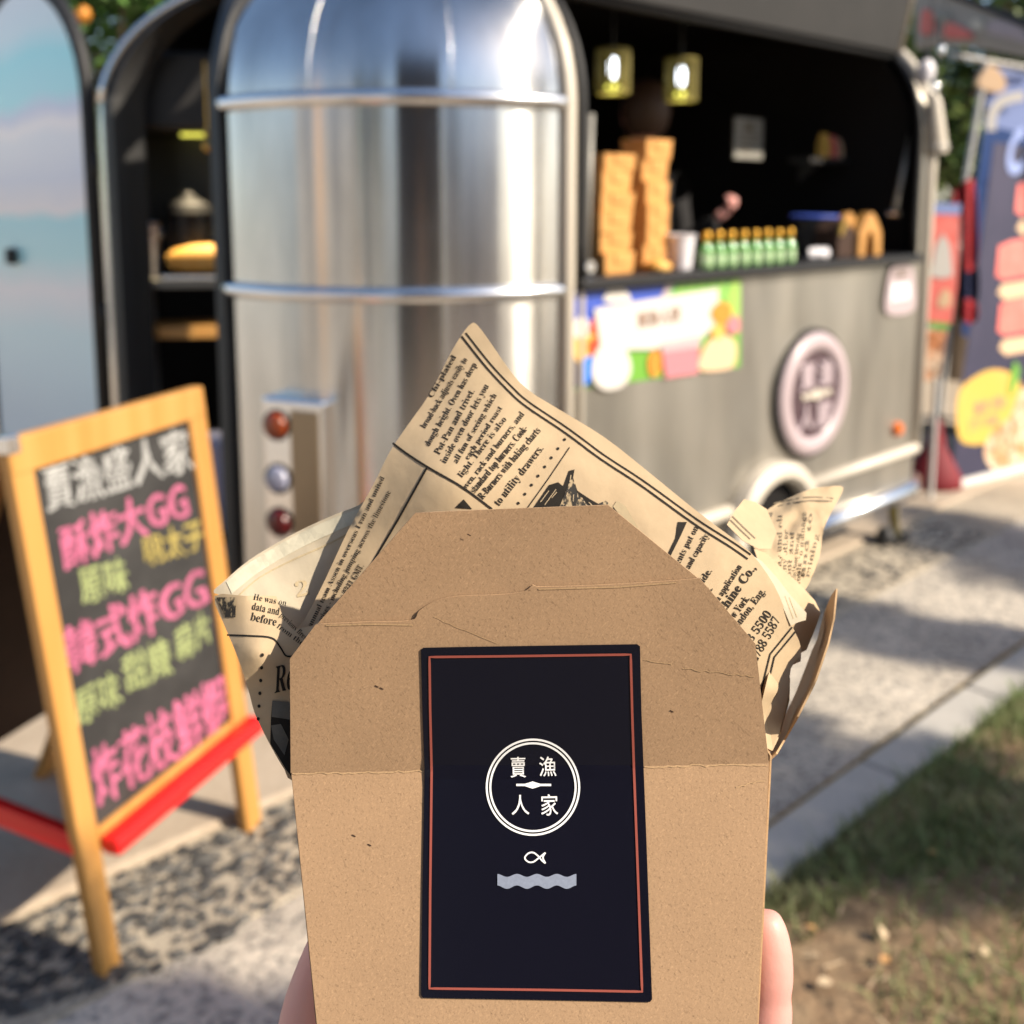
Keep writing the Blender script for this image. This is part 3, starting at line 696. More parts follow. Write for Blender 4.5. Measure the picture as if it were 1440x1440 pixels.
mb = MB(); mb.box(TF, DX - 0.01, DX + 0.04, -RC - DW, -RC, ZB - 0.12, ZB + 0.02); mb.build('door_sill', 'trim', parent=tr, bevel=0.005)
# the open door leaf
HP = tw(DX - 0.03, -RC - DW - 0.075, 0); oa = R(173)
ldir = (NRM * math.cos(oa) - E1 * math.sin(oa)).normalized(); lnorm = Z.cross(ldir)     # leaf direction from the hinge; lnorm = face seen from the front
if lnorm.dot(CAM - HP) < 0: lnorm = -lnorm
LF = frame(HP, ldir, Z, lnorm)
hw = DW / 2
hw += .04; leaf = [(hw + y, z) for y, z in arch(hw - 0.03, ZT + 0.02, zb=0.42)]
mb = MB(); mb.prism(LF, leaf, -0.012, 0.016); door = mb.build('door', 'door', parent=tr, bevel=0.003)
rim = [LF @ Vector((hw + y, z, 0.0)) for y, z in arch(hw - 0.018, ZT + 0.03, zb=0.41)]
mb = MB(); mb.tube(rim, 0.026, 8, closed=True); mb.build('door_gasket', 'black', parent=door, smooth=True)
mb = MB(); c = LF @ Vector((0.60, 1.24, 0.02)); mb.box(frame(c, ldir, Z, lnorm), -0.03, 0.012, -0.03, 0.03, 0, 0.03); mb.build('door_handle', 'black', parent=door, bevel=0.006)
for zz in (1.02, 1.52):
    mb = MB(); mb.tube([LF @ Vector((-0.012, zz, 0)), LF @ Vector((-0.012, zz + .08, 0))], 0.012, 8); mb.build('hinge', 'black', parent=door, smooth=True)
# dark jamb beside the opening
mb = MB(); mb.box(TF, DX - 0.02, DX + 0.02, -RC - DW - 0.0, -RC - DW + 0.075, 0.35, 1.78); mb.build('jamb', 'black', parent=tr)
# tail lamp unit on the rounded end
cen = tw(0, -RC, 0)
def on_nose(px, py, r=RC):
    v = ray(px, py); o = CAM - cen; a = v.x ** 2 + v.y ** 2; b = 2 * (o.x * v.x + o.y * v.y); c = o.x ** 2 + o.y ** 2 - r * r
    t = (-b - math.sqrt(b * b - 4 * a * c)) / (2 * a); return CAM + v * t
tb = on_nose(432, 790); tt = on_nose(432, 556); nr = (tb - cen); nr.z = 0; nr.normalize(); tx = Z.cross(nr)
ZL0 = on_nose(432, 800).z; ZL1 = tt.z
LT = frame(Vector((tb.x, tb.y, 0)), tx, nr, Z)
hwid = (on_nose(474, 700) - on_nose(390, 700)).length / 2
mb = MB(); mb.box(LT, -hwid, hwid, -0.05, 0.05, ZL0, ZL1); lamp = mb.build('tail_lamp_housing', 'trim', parent=tr, bevel=0.012)
mb = MB(); mb.box(LT, -0.004, hwid - .012, 0.05, 0.056, ZL0 + .01, ZL1 - .03); M['bronze'] = mat('bronze_tinted_metal', (0.32, 0.25, 0.17), 0.35, 0.7); mb.build('reflector_panel', 'bronze', parent=lamp, bevel=0.003)
for py, mt in ((593, 'orlens'), (667, 'clear'), (727, 'redlens')):
    c = on_nose(412, py); c = Vector((0, 0, c.z)); xx = -hwid * 0.5
    mb = MB(); fr = frame(LT @ Vector((xx, 0.05, c.z)), tx, Z, -nr if tx.cross(Z).dot(nr) < 0 else nr)
    fr = frame(LT @ Vector((xx, 0.048, c.z)), tx, Z, nr)
    mb.lathe(fr, [(0.036, 0), (0.036, 0.008), (0.031, 0.018), (0.015, 0.024), (0.001, 0.025)], 20); mb.build('lamp_lens', mt, parent=lamp, smooth='auto')
    mb = MB(); mb.tube([fr @ Vector((0.038 * math.cos(q), 0.038 * math.sin(q), 0.004)) for q in np.linspace(0, 2 * math.pi, 25)[:-1]], 0.005, 6, closed=True); mb.build('lamp_ring', 'blk2', parent=lamp, smooth=True)
# bottom rails of the side, broken at the wheel arch
wx = ton(side(1080, 700))[0]
for z0, o0, rr in ((ZB + 0.015, 0.006, 0.022), (0.235, 0.0, 0.035)):
    for pts in ([tw(-0.02, o0, z0), tw(wx - .235, o0, z0)], [tw(wx + .235, o0, z0), tw(LS - 0.02, o0, z0), tw(LS + 0.05, o0 - 0.03, z0 + 0.03)]):
        mb = MB(); mb.tube(pts, rr, 10); mb.build('bottom_rail', 'cream' if rr < .03 else 'trim', parent=tr, smooth=True)
for xa, xb in ((-0.02, wx - .22), (wx + .22, LS)):
    mb = MB(); mb.box(TF, xa, xb, -0.03, -0.008, 0.235, ZB); mb.build('skirt_panel', 'alu_side', parent=tr)
# wheel arch + wheel
wz = 0.285
AF = frame(tw(wx, 0, wz), E1, Z, NRM)
mb = MB(); rows = []
prof = [(0.262, 0.002), (0.262, 0.05), (0.245, 0.066), (0.215, 0.066), (0.198, 0.05), (0.195, -0.002)]
for q in np.linspace(R(-8), R(188), 33):
    rows.append([AF @ Vector((r * math.cos(q), r * math.sin(q), d)) for r, d in prof])
mb.grid(rows); mb.build('wheel_arch', 'cream', parent=tr, smooth='auto')
mb = MB(); mb.prism(AF, [(0.198 * math.cos(q), 0.198 * math.sin(q)) for q in np.linspace(0, math.pi, 24)], 0.001, 0.004); mb.build('wheel_well', 'lining', parent=tr)
mb = MB(); fr = AF @ Matrix.Translation((0.0, -0.10, -0.0))
mb.lathe(fr, [(0.10, 0.012), (0.155, 0.012), (0.18, 0.02), (0.185, 0.04), (0.18, 0.06), (0.15, 0.07), (0.11, 0.062)], 32); wh = mb.build('wheel', 'tyre', parent=tr, smooth='auto')
mb = MB(); mb.lathe(fr, [(0.001, 0.045), (0.03, 0.048), (0.035, 0.035), (0.09, 0.03), (0.112, 0.055), (0.118, 0.06)], 28); mb.build('wheel_rim', 'blk2', parent=wh, smooth='auto')
# corner jack leg
jx = ton(onz(1255, 762))[0]
mb = MB(); mb.tube([tw(jx - 0.05, -0.05, 0.26), tw(jx, -0.04, 0.03)], [0.022, 0.018], 10); jk = mb.build('jack_leg', 'olive', parent=tr, smooth='auto')
mb = MB(); mb.box(TF, jx - 0.05, jx + 0.05, -0.09, 0.01, 0.02, 0.035); mb.build('jack_foot', 'blk2', parent=jk, bevel=0.004)
mb = MB(); mb.lathe(frz(tw(jx - 0.07, -0.05, 0.022)), [(0.04, 0), (0.04, .03), (0.02, .06), (0.001, 0.062)], 14); mb.build('jack_roller', 'darkgrey', parent=jk, smooth='auto')
# orange side marker
mk = side(1260, 603); fr = frame(mk, E1, Z, NRM)
mb = MB(); mb.lathe(fr, [(0.030, -.002), (0.030, 0.01), (0.022, 0.022), (0.001, 0.026)], 20); mb.build('marker_light', 'orange', parent=tr, smooth='auto')
# drawbar and axle under the body
mb = MB(); mb.box(TF, -0.5, LS - 0.1, -1.5, -0.6, 0.22, 0.42); mb.build('chassis', 'blk2', parent=tr)

# round lightbox sign on the side
oc = side(1138, 553); OF = frame(oc, E1, Z, NRM); r0 = 0.225
sg = thing('round_sign', 'round pinkish-white shop sign with raised letters fixed to the trailer side', 'sign', oc)
mb = MB(); mb.lathe(OF, [(r0 * 1.06, -0.01), (r0 * 1.06, 0.012), (r0 * 1.04, 0.020)], 48); mb.build('sign_box', 'darkgrey', parent=sg, smooth='auto')
mb = MB(); mb.lathe(OF, [(r0 * .70, 0.019), (r0 * .72, 0.030), (r0 * .85, 0.036), (r0 * .97, 0.031), (r0 * 1.0, 0.019)], 48); mb.f = mb.f[:-2]; mb.build('rim', 'pinkwhite', parent=sg, smooth=True)
mb = MB(); mb.lathe(OF, [(r0 * .71, 0.019), (r0 * .71, 0.0225), (0.0005, 0.023)], 48); mb.build('face', 'plum', parent=sg, smooth='auto')
def sign_char(s, cx, cy, h, wd=None):
    vs, fs, wt, y0, y1 = text_geo(s, 0.028, 2); wd = wd or h; mb = MB(); sc = h / (y1 - y0); n = len(vs)
    top = [OF @ Vector((cx + (x / wt - .5) * wd, cy + (y - (y0 + y1) / 2) * sc, 0.031)) for x, y in vs]
    bot = [OF @ Vector((cx + (x / wt - .5) * wd, cy + (y - (y0 + y1) / 2) * sc, 0.0225)) for x, y in vs]
    mb.add(top + bot, fs); cnt = {}
    for f in fs:
        for i in range(len(f)):
            e = (f[i], f[(i + 1) % len(f)]); cnt[e] = 1
    for (a, b) in cnt:
        if (b, a) not in cnt: mb.f.append([a, b, b + n, a + n])
    mb.build('letter', 'signletter', parent=sg)
sign_char('賣', -0.06, 0.072, 0.10); sign_char('漁', 0.06, 0.072, 0.10); sign_char('人', -0.06, -0.078, 0.10); sign_char('家', 0.06, -0.078, 0.10)
mb = MB(); mb.prism(OF, [(-.095, -.008), (-.03, -.008), (0, -.02), (.03, -.008), (.095, -.008), (.095, .008), (.03, .008), (0, .02), (-.03, .008), (-.095, .008)], 0.0225, 0.034); mb.build('dash', 'cream', parent=sg)

# poster under the window
ps = thing('poster', 'colourful illustrated poster with a white name board below the serving window', 'poster', side(925, 470, 0.003))
def sflat(name, pts, m, out, par, smooth_pts=0):
    if smooth_pts: pts = spline(pts, smooth_pts)
    vs = [side(p[0], p[1], out) for p in pts]; mb = MB()
    t = geometry.tessellate_polygon([[Vector((p[0], p[1], 0)) for p in pts]])
    n = len(vs); back = [v - NRM * 0.0012 for v in vs]; mb.add(vs + back, [list(f) for f in t] + [[i, (i + 1) % n, (i + 1) % n + n, i + n] for i in range(n)])
    return mb.build(name, m, parent=par)
sflat('backing', [(808, 405), (945, 390), (1042, 381), (1041, 516), (1010, 521), (940, 530), (888, 537), (806, 548)], 'dgreen', 0.004, ps)
sflat('print_sky', [(808, 405), (945, 390), (935, 420), (860, 445), (808, 470)], 'pblue', 0.006, ps)
sflat('print_stripes', [(945, 390), (1042, 381), (1041, 462), (1005, 470), (930, 425)], 'gr', 0.006, ps)
for k in range(6): sflat('print_stripe', [(962 + k * 14, 389 - k * 1.3), (969 + k * 14, 388 - k * 1.3), (955 + k * 14, 425), (948 + k * 14, 425)], 'gr2', 0.008, ps)
sflat('print_stripe', [(1030, 383), (1041, 382), (1041, 460), (1022, 460)], 'gr2', 0.0085, ps)
sflat('print_post', [(940, 391), (954, 389), (940, 418), (930, 420)], 'pinkwhite', 0.009, ps)
sflat('print_ground', [(808, 470), (860, 470), (850, 540), (806, 546)], 'navy', 0.006, ps)
sflat('print_basket', [(808, 472), (838, 470), (830, 500), (816, 510), (808, 500)], 'yellow', 0.008, ps, 4)
sflat('print_cup', [(808, 452), (824, 446), (830, 470), (808, 474)], 'whitepaint', 0.010, ps, 3)
sflat('print_ribbon', [(826, 468), (838, 442), (846, 446), (838, 470)], 'rd', 0.011, ps)
sflat('print_ball', [(828, 485), (838, 474), (850, 480), (850, 496), (836, 502)], 'rd', 0.012, ps, 5)
sflat('print_figure', [(820, 510), (832, 500), (834, 520), (826, 540), (817, 535)], 'sblue', 0.011, ps, 5)
sflat('print_dome', [(850, 424), (858, 406), (868, 402), (880, 408), (886, 424)], 'whitepaint', 0.010, ps, 5)
sflat('print_board', [(836, 434), (1010, 405), (1012, 452), (985, 478), (845, 489)], 'whitepaint', 0.013, ps)
sflat('print_cloud', [(843, 485), (880, 480), (930, 478), (925, 490), (890, 492), (860, 492)], 'whitepaint', 0.0135, ps, 4)
sflat('print_egg', [(833, 520), (840, 492), (860, 484), (880, 492), (888, 518), (878, 541), (855, 549), (838, 540)], 'whitepaint', 0.015, ps, 5)
sflat('print_carrot', [(912, 505), (922, 492), (930, 500), (928, 524), (915, 528)], 'or', 0.010, ps, 4)
sflat('print_pack', [(931, 488), (984, 476), (982, 525), (936, 532)], 'pk', 0.012, ps)
sflat('print_pack_top', [(930, 484), (986, 472), (985, 488), (931, 496)], 'pinkwhite', 0.014, ps)
sflat('print_flower', [(1000, 440), (1012, 425), (1028, 432), (1026, 450), (1010, 456)], 'or', 0.016, ps, 5)
sflat('print_flower', [(1002, 460), (1014, 452), (1020, 464), (1012, 476), (1002, 474)], 'yellow', 0.015, ps, 5)
sflat('print_pink', [(1022, 450), (1038, 444), (1040, 466), (1026, 468)], 'pk', 0.014, ps, 4)
sflat('print_bag', [(984, 520), (990, 490), (1010, 470), (1034, 480), (1034, 510), (1020, 520)], 'peach', 0.013, ps, 4)
mb = MB(); su = lambda x, y: side(x, y, 0.0165)
px_text(mb, '賣漁人家', (897, 459), (958, 449), 16, su, 0.02, up=(0, -1)); mb.build('lettering', 'brownink', parent=ps)
# small plate on the side near the far edge
pl = thing('notice_plate', 'small pinkish-white notice plate with rounded top beside the far window corner', 'sign', side(1265, 405, 0.003))
sflat('plate', [(1247, 440), (1249, 395), (1256, 376), (1268, 370), (1282, 376), (1286, 395), (1285, 436)], 'pinkwhite', 0.012, pl, 4)
sflat('picture', [(1252, 425), (1253, 400), (1280, 397), (1280, 420)], 'white', 0.015, pl)
mb = MB(); su = lambda x, y: side(x, y, 0.017)
for y in (380, 385, 390): px_line(mb, [(1258, y), (1278, y - 2)], 2, su)
mb.build('print_lines', 'ink_grey', parent=pl)

# ------------------------------------------------------------------ on the counter
def on_counter(px, out=-0.08, dz=0.0):
    """point on the counter top under pixel column px, `out` metres from the side plane"""
    p = onplane(px, 370, P0 + NRM * out, NRM); return Vector((p.x, p.y, WZ0 + dz))
def bottle(name, c, h, r, label, group):
    t = thing(name, label, 'bottle', c, group); fr = frz(c)
    mb = MB(); mb.lathe(fr, [(r * .9, 0), (r, 0.004), (r, h * .5), (r * .85, h * .58), (r * .42, h * .68), (r * .42, h * .78)], 16); b = mb.build('body', 'green_glass', parent=t, smooth='auto')
    mb = MB(); mb.lathe(fr, [(r * 1.02, h * .1), (r * 1.02, h * .42)], 16); mb.f = mb.f[:-2]; mb.build('label', 'label', parent=t, smooth=True)
    mb = MB(); mb.lathe(fr, [(r * .5, h * .74), (r * .62, h * .78), (r * .62, h * .97), (r * .5, h)], 14); mb.build('cap', 'gold', parent=t, smooth='auto')
    return t
bt = bottle('sauce_bottle', on_counter(993, -0.015), 0.115, 0.021, 'green gold-capped bottle, first in the row beside the white paper cup', 'green bottles in a row on the counter')
for i, px in enumerate((1010, 1027, 1044, 1061, 1077, 1093, 1109)):
    c = copy_tree(bt); c['label'] = 'green gold-capped bottle, %s in the row counting from the white paper cup' % ('second', 'third', 'fourth', 'fifth', 'sixth', 'seventh', 'eighth')[i]; c.location = on_counter(px, -0.015 + (0.004 if i % 2 else -0.004))
def takeaway_carton(c, w_, d_, h_, rz, label, group):
    fr = frz(c, rz); mb = MB(); rows = []
    t = thing('takeaway_carton', label, 'carton', c, group)
    def rect(sx, sy, z): return [fr @ Vector((x * sx / 2, y * sy / 2, z)) for x, y in ((-1, -1), (1, -1), (1, 1), (-1, 1))]
    mb.grid([rect(w_ * .93, d_ * .93, 0), rect(w_, d_, h_)], closed=True); mb.f.append([3, 2, 1, 0]); mb.f.append([4, 5, 6, 7])
    mb.build('carton_body', 'boxk', parent=t, bevel=0.003)
    mb = MB(); mb.grid([rect(w_ * 1.02, d_ * 1.02, h_ * .97), rect(w_ * 1.02, d_ * 1.02, h_ * 1.03)], closed=True); mb.f.append([4, 5, 6, 7]); mb.build('carton_lid', 'boxk', parent=t, bevel=0.002)
    mb = MB(); mb.box(fr, -w_ * .2, w_ * .2, -d_ * .53, -d_ * .505, h_ * .55, h_ * 1.0); mb.build('carton_tab', 'boxk', parent=t)
    return t
ang = math.atan2(E1.y, E1.x)
NMS = ('lowest', 'second', 'third', 'fourth', 'fifth', 'topmost')
z = 0.0
for i in range(6):
    h = (0.060, 0.056, 0.060, 0.052, 0.060, 0.048)[i]
    takeaway_carton(on_counter(848, -0.10) + Z * z + Vector((random.uniform(-.008, .008), random.uniform(-.008, .008), 0)), 0.135 - .006 * (i % 2), 0.12, h, ang + random.uniform(-.13, .13), 'kraft takeaway carton, %s of the stack against the window edge' % NMS[i], 'stacked kraft cartons on the counter'); z += h * 1.03
z = 0.0
for i in range(6):
    h = (0.055, 0.062, 0.06, 0.066, 0.064, 0.06)[i]
    takeaway_carton(on_counter(905, -0.14) + Z * (z + 0.02) + Vector((random.uniform(-.007, .007), random.uniform(-.007, .007), 0)), 0.112 + .006 * (i % 2), 0.11, h, ang + random.uniform(-.1, .1), 'kraft takeaway carton, %s of the stack beside the white cup' % NMS[i], 'stacked kraft cartons on the counter'); z += h * 1.03
mb = MB(); mb.box(frz(on_counter(905, -0.14), ang), -.075, .075, -.07, .07, 0, 0.02); tr1 = mb.build('wooden_tray', 'wood', bevel=0.004); tag(tr1, 'low wooden tray under the taller carton stack', 'tray')
cp = thing('paper_cup', 'white paper cup standing on the counter beside the cartons', 'cup', on_counter(957, -0.07)); fr = frz(cp.location)
mb = MB(); mb.lathe(fr, [(0.034, 0), (0.045, 0.105), (0.041, 0.105), (0.031, 0.006)], 20); mb.build('cup_wall', 'white', parent=cp, smooth='auto')
mb = MB(); mb.tube([fr @ Vector((0.046 * math.cos(q), 0.046 * math.sin(q), 0.105)) for q in np.linspace(0, 6.2832, 21)[:-1]], 0.003, 6, closed=True); mb.build('cup_rim', 'white', parent=cp, smooth=True)
bn = thing('bread_roll', 'small orange-brown bread roll on the counter front', 'bread', on_counter(925, -0.03)); fr = frz(bn.location, ang)
mb = MB(); mb.lathe(fr, [(0.03, 0), (0.040, 0.010), (0.038, 0.022), (0.022, 0.034), (0.001, 0.037)], 16); mb.build('crust', 'amber', parent=bn, smooth=True)
mb = MB(); mb.tube([fr @ Vector((-.02, 0, .034)), fr @ Vector((0, .004, .0375)), fr @ Vector((.02, 0, .034))], 0.003, 6); mb.build('score', 'boxk', parent=bn, smooth=True)
# wooden house-shaped napkin holder
hc = on_counter(1216, -0.05); fr = frame(hc, E1, Z, NRM)
hs = thing('wooden_napkin_holder', 'light wooden house-shaped napkin holder with an arched opening', 'napkin holder', hc)
outer = [(-.085, 0), (-.083, .09), (-.05, .13), (-.012, .165), (.014, .165), (.05, .135), (.083, .09), (.088, 0), (.035, 0), (.033, .05), (.02, .085), (0, .095), (-.02, .085), (-.033, .05), (-.035, 0)]
mb = MB(); mb.prism(fr, outer, -0.02, 0.02); mb.build('front', 'wood', parent=hs, bevel=0.004)
mb = MB(); mb.prism(fr, outer, -0.10, -0.07); mb.build('back', 'wood', parent=hs, bevel=0.004)
mb = MB(); mb.box(fr, -.07, .07, 0.004, 0.012, -0.07, -0.02); mb.build('base', 'wood', parent=hs)
bc = on_counter(1172, -0.10); fr = frame(bc, E1, Z, NRM)
bx = thing('wooden_box', 'dark brown wooden box with a brass end cap beside the napkin holder', 'box', bc)
mb = MB(); mb.prism(fr, [(-.06, 0), (.075, 0), (.075, .09), (-.01, .14), (-.06, .10)], -0.05, 0.05); mb.build('box_body', 'hardboard', parent=bx, bevel=0.004)
mb = MB(); mb.prism(fr, [(-.062, .085), (-.045, .082), (-.012, .132), (-.03, .143), (-.055, .12)], 0.051, 0.06); mb.build('painted_lit_end', 'brass', parent=bx)  # brass-coloured patch stands for light on the box end
tbn = thing('storage_tub', 'dark grey storage tub with a blue rim at the back of the counter', 'tub', on_counter(1142, -0.22)); fr = frz(tbn.location, ang)
mb = MB(); mb.lathe(fr, [(0.075, 0), (0.088, 0.15), (0.080, 0.15), (0.07, 0.01)], 24); mb.build('tub_wall', 'darkgrey', parent=tbn, smooth='auto')
mb = MB(); mb.tube([fr @ Vector((0.089 * math.cos(q), 0.089 * math.sin(q), 0.15)) for q in np.linspace(0, 6.2832, 25)[:-1]], 0.007, 6, closed=True); mb.build('tub_rim', 'pblue', parent=tbn, smooth=True)
pk = thing('plastic_bag', 'crumpled clear-white plastic bag lying on the counter', 'bag', on_counter(1150, -0.04)); mb = MB(); rows = []
for i in range(9):
    q = i / 8; rows.append([on_counter(1150, -0.04) + E1 * (q - .5) * 0.13 + NRM * (0.035 * math.cos(a) * (1 + .5 * noise.noise(Vector((q * 5, a, 2))))) * math.sin(math.pi * (q * .9 + .05)) + Z * (0.021 + 0.02 * math.sin(a) * (1 + .6 * noise.noise(Vector((q * 7, a * 2, 5))))) for a in np.linspace(0, 6.2832, 13)[:-1]])
mb.grid(rows, closed=True); mb.build('bag_film', 'white', parent=pk, smooth=True)
rb = thing('red_tin', 'small dark red tin with a brass lid at the back of the counter', 'tin', on_counter(1206, -0.24)); fr = frz(rb.location)
mb = MB(); mb.lathe(fr, [(0.04, 0), (0.04, 0.12), (0.036, .125)], 18); mb.build('tin_body', 'cloth_red', parent=rb, smooth='auto')
mb = MB(); mb.lathe(fr, [(0.041, .12), (0.041, 0.145), (0.02, .16), (0.001, .162)], 18); mb.build('tin_lid', 'brass', parent=rb, smooth='auto')

# ------------------------------------------------------------------ inside the trailer
def pendant(px, py, Y, label):
    c = atY(px, py, Y); t = thing('pendant_lamp', label, 'lamp', c, 'lit lamps in the serving window'); fr = frz(c)
    for k in range(14):
        q = 2 * math.pi * k / 14; mb = MB()
        mb.tube([fr @ Vector((0.052 * math.cos(q), 0.052 * math.sin(q), zz)) for zz in (-.075, 0.055)], 0.0048, 5); mb.build('slat', 'shade', parent=t)
    for zz in (-0.075, 0.055):
        mb = MB(); mb.tube([fr @ Vector((0.052 * math.cos(q), 0.052 * math.sin(q), zz)) for q in np.linspace(0, 6.2832, 21)[:-1]], 0.006, 6, closed=True); mb.build('hoop', 'shade', parent=t, smooth=True)
    mb = MB(); mb.lathe(fr, [(0.001, 0.035), (0.010, 0.032), (0.014, 0.015), (0.014, -0.015), (0.010, -0.03), (0.001, -0.034)], 14); mb.build('bulb', 'bulb', parent=t, smooth=True)
    mb = MB(); mb.lathe(fr, [(0.026, -0.075), (0.026, -0.06), (0.016, -0.05), (0.001, -0.05)], 14); mb.build('lamp_base', 'glow', parent=t, smooth='auto')
    mb = MB(); mb.tube([c + Z * .05, c + Z * 0.40], 0.004, 6); mb.build('cord', 'black', parent=t)
    l = bpy.data.lights.new('lamp_light', 'POINT'); l.energy = 0.25; l.color = (1, .9, .55); l.shadow_soft_size = 0.03
    lo = bpy.data.objects.new('lamp_light', l); COL.objects.link(lo); lo.parent = t; lo.location = (0, 0, -0.09)
pendant(862, 96, 3.35, 'slatted pendant lamp with a lit bulb hanging near the carton stacks')
pendant(958, 108, 3.55, 'slatted pendant lamp with a lit bulb hanging away from the carton stacks')
# menu card and snack shelf on the back wall
bw = thing('menu_card', 'grey-white menu card hung at the back of the serving room', 'menu card', atY(1052, 195, 4.35)); X = E1; fr = frame(bw.location, X, Z, NRM)
mb = MB(); mb.box(fr, -.10, .10, -.085, .085, -.006, .006); mb.build('card', 'steel', parent=bw, bevel=0.002)
mb = MB()
for k in range(4): mb.box(fr, -.07, .07 - .02 * k, .01 - k * .022, .016 - k * .022, .0062, .0075)
mb.box(fr, -.03, .02, .03, .06, .0062, .0075); mb.build('print_lines', 'ink_grey', parent=bw)
shf = thing('snack_shelf', 'narrow dark shelf high on the back wall', 'shelf', atY(1175, 224, 4.45)); fr = frame(shf.location, E1, NRM, Z)
mb = MB(); mb.box(fr, -.28, .22, -.05, .05, -.02, 0); mb.build('board', 'darkgrey', parent=shf)
for k in (-.2, .15):
    mb = MB(); mb.prism(frame(fr @ Vector((k, 0, -.02)), NRM, Z, E1), [(-.05, 0), (.05, 0), (-.05, -.08)], -.005, .005); mb.build('bracket', 'darkgrey', parent=shf)
for k, (mt, nm) in enumerate((('yellow', 'yellow snack packet at the end of the shelf'), ('coral', 'coral snack packet between the yellow and peach ones'), ('peach', 'peach snack packet on the shelf'), ('ltblue', 'light blue snack packet on the shelf'), ('white', 'white snack packet on the shelf'))):
    c = fr @ Vector((-.10 + k * .062, 0, 0)); ff = frame(c, E1, NRM, Z); mb = MB()
    hh = 0.105 - .008 * k; rows = [[ff @ Vector((x * .026, y * t_, zz)) for x, y in ((-1, -1), (0, -1.25), (1, -1), (1, 1), (0, 1.25), (-1, 1))] for zz, t_ in ((0, .016), (hh * .5, .018), (hh * .92, .006), (hh, .002))]
    mb.grid(rows, closed=True); mb.f.append([0, 1, 2, 3, 4, 5]); o = mb.build('snack_packet', mt); tag(o, nm, 'packet', 'snack packets on the back shelf')

# kitchen seen through the end door
kt = thing('work_table', 'steel kitchen work table with a wooden under-shelf inside the doorway', 'table', atY(250, 560, 3.5)); kfr = frz((0, 0, 0))
zt = atY(250, 392, 3.5).z; pA = atY(176, 392, 3.46); pB = atY(335, 392, 3.50)
tx_ = (pB - pA); tx_.z = 0; Lk = tx_.length; tx_.normalize(); tn = Vector((tx_.y, -tx_.x, 0)); KF = frame(Vector((pA.x, pA.y, 0)), tx_, -tn, Z)
mb = MB(); mb.box(KF, 0, Lk, 0, 0.24, zt - .03, zt); mb.build('top', 'steel', parent=kt, bevel=0.004)
zs2 = atY(250, 463, 3.5).z
mb = MB(); mb.box(KF, 0, Lk, 0.0, 0.22, zs2 - .03, zs2 + 0.012); mb.build('under_shelf', 'wood', parent=kt, bevel=0.004)
for xx in (0.015, Lk - .045):
    for yy in (0.02, 0.20):
        mb = MB(); mb.box(KF, xx, xx + .03, yy, yy + .03, 0.42, zt - .03); mb.build('leg', 'steel', parent=kt)
mb = MB(); mb.box(KF, 0.0, Lk + .1, 0.245, 0.255, zt + .0, atY(250, 186, 3.75).z); o = mb.build('splash_panel', 'darksteel'); tag(o, 'plain grey steel splash panel on the wall behind the kitchen table', 'panel')
tf = thing('toaster_rack', 'pale slotted wire rack standing at the end of the steel table', 'rack', atY(200, 390, 3.56)); rf = frame(Vector((tf.location.x, tf.location.y, zt)), tx_, -tn, Z)
mb = MB(); mb.box(rf, -.05, .05, -.02, .10, 0, .19); mb.build('rack_body', 'white', parent=tf, bevel=0.008)
for k in range(9):
    mb = MB(); mb.box(rf, .015, .04, -.026, -.0205, .02 + k * .018, .031 + k * .018); mb.build('slot', 'hardboard', parent=tf)
mb = MB(); mb.tube([rf @ Vector((.05, 0, .17)), rf @ Vector((.07, -.01, .165)), rf @ Vector((.068, -.01, .13)), rf @ Vector((.05, 0, .13))], 0.004, 6); mb.build('handle', 'trim', parent=tf, smooth=True)
ld = thing('bread_loaf', 'long golden bread loaf on a steel tray inside the doorway', 'bread', KF @ Vector((Lk * .66, 0.065, zt))); mb = MB(); rows = []
lf = frame(ld.location, tx_, -tn, Z)
for i in range(13):
    q = i / 12; rr = 0.058 * math.sin(math.pi * (q * .94 + .03)) ** .45 * (1 + .08 * noise.noise(Vector((q * 6, 0, 0)))); rows.append([lf @ Vector(((q - .5) * 0.24, rr * math.cos(a), 0.062 + rr * .95 * math.sin(a))) for a in np.linspace(0, 6.2832, 15)[:-1]])
mb.grid(rows, closed=True); mb.build('crust', 'amber', parent=ld, smooth=True)
mb = MB(); mb.box(lf, -.13, .13, -.07, .07, 0, .012); mb.build('tray', 'trim', parent=ld, bevel=0.003)
pt = thing('stock_pot', 'black stock pot at the back of the kitchen table', 'pot', KF @ Vector((Lk * .5, 0.15, zt))); fr = frz(pt.location)
mb = MB(); mb.lathe(fr, [(0.07, 0), (0.075, 0.02), (0.075, .22), (0.08, .225), (0.06, .24), (0.02, .25), (0.001, .251)], 24); mb.build('pot_body', 'blk2', parent=pt, smooth='auto')
mb = MB(); mb.lathe(fr, [(0.015, .265), (0.03, .28), (0.02, .295), (0.001, .297)], 14); mb.build('lid_knob', 'black', parent=pt, smooth='auto')
mb = MB(); mb.lathe(fr, [(0.082, .222), (0.075, .25), (0.03, .275), (0.001, .276)], 24); mb.build('lid', 'black', parent=pt, smooth='auto')
oc2 = atY(292, 200, 3.2); orn = thing('hanging_ornament', 'small gold ornament hanging inside the end door', 'ornament', oc2); fr = frz(oc2)
mb = MB(); mb.lathe(fr, [(0.001, -.03), (0.014, -.022), (0.018, -.008), (0.01, .006), (0.004, .012)], 14); mb.build('bell', 'brass', parent=orn, smooth='auto')
mb = MB(); mb.lathe(fr, [(0.001, .012), (0.012, .022), (0.012, .034), (0.001, .044)], 12); mb.build('bead', 'brass', parent=orn, smooth=True)
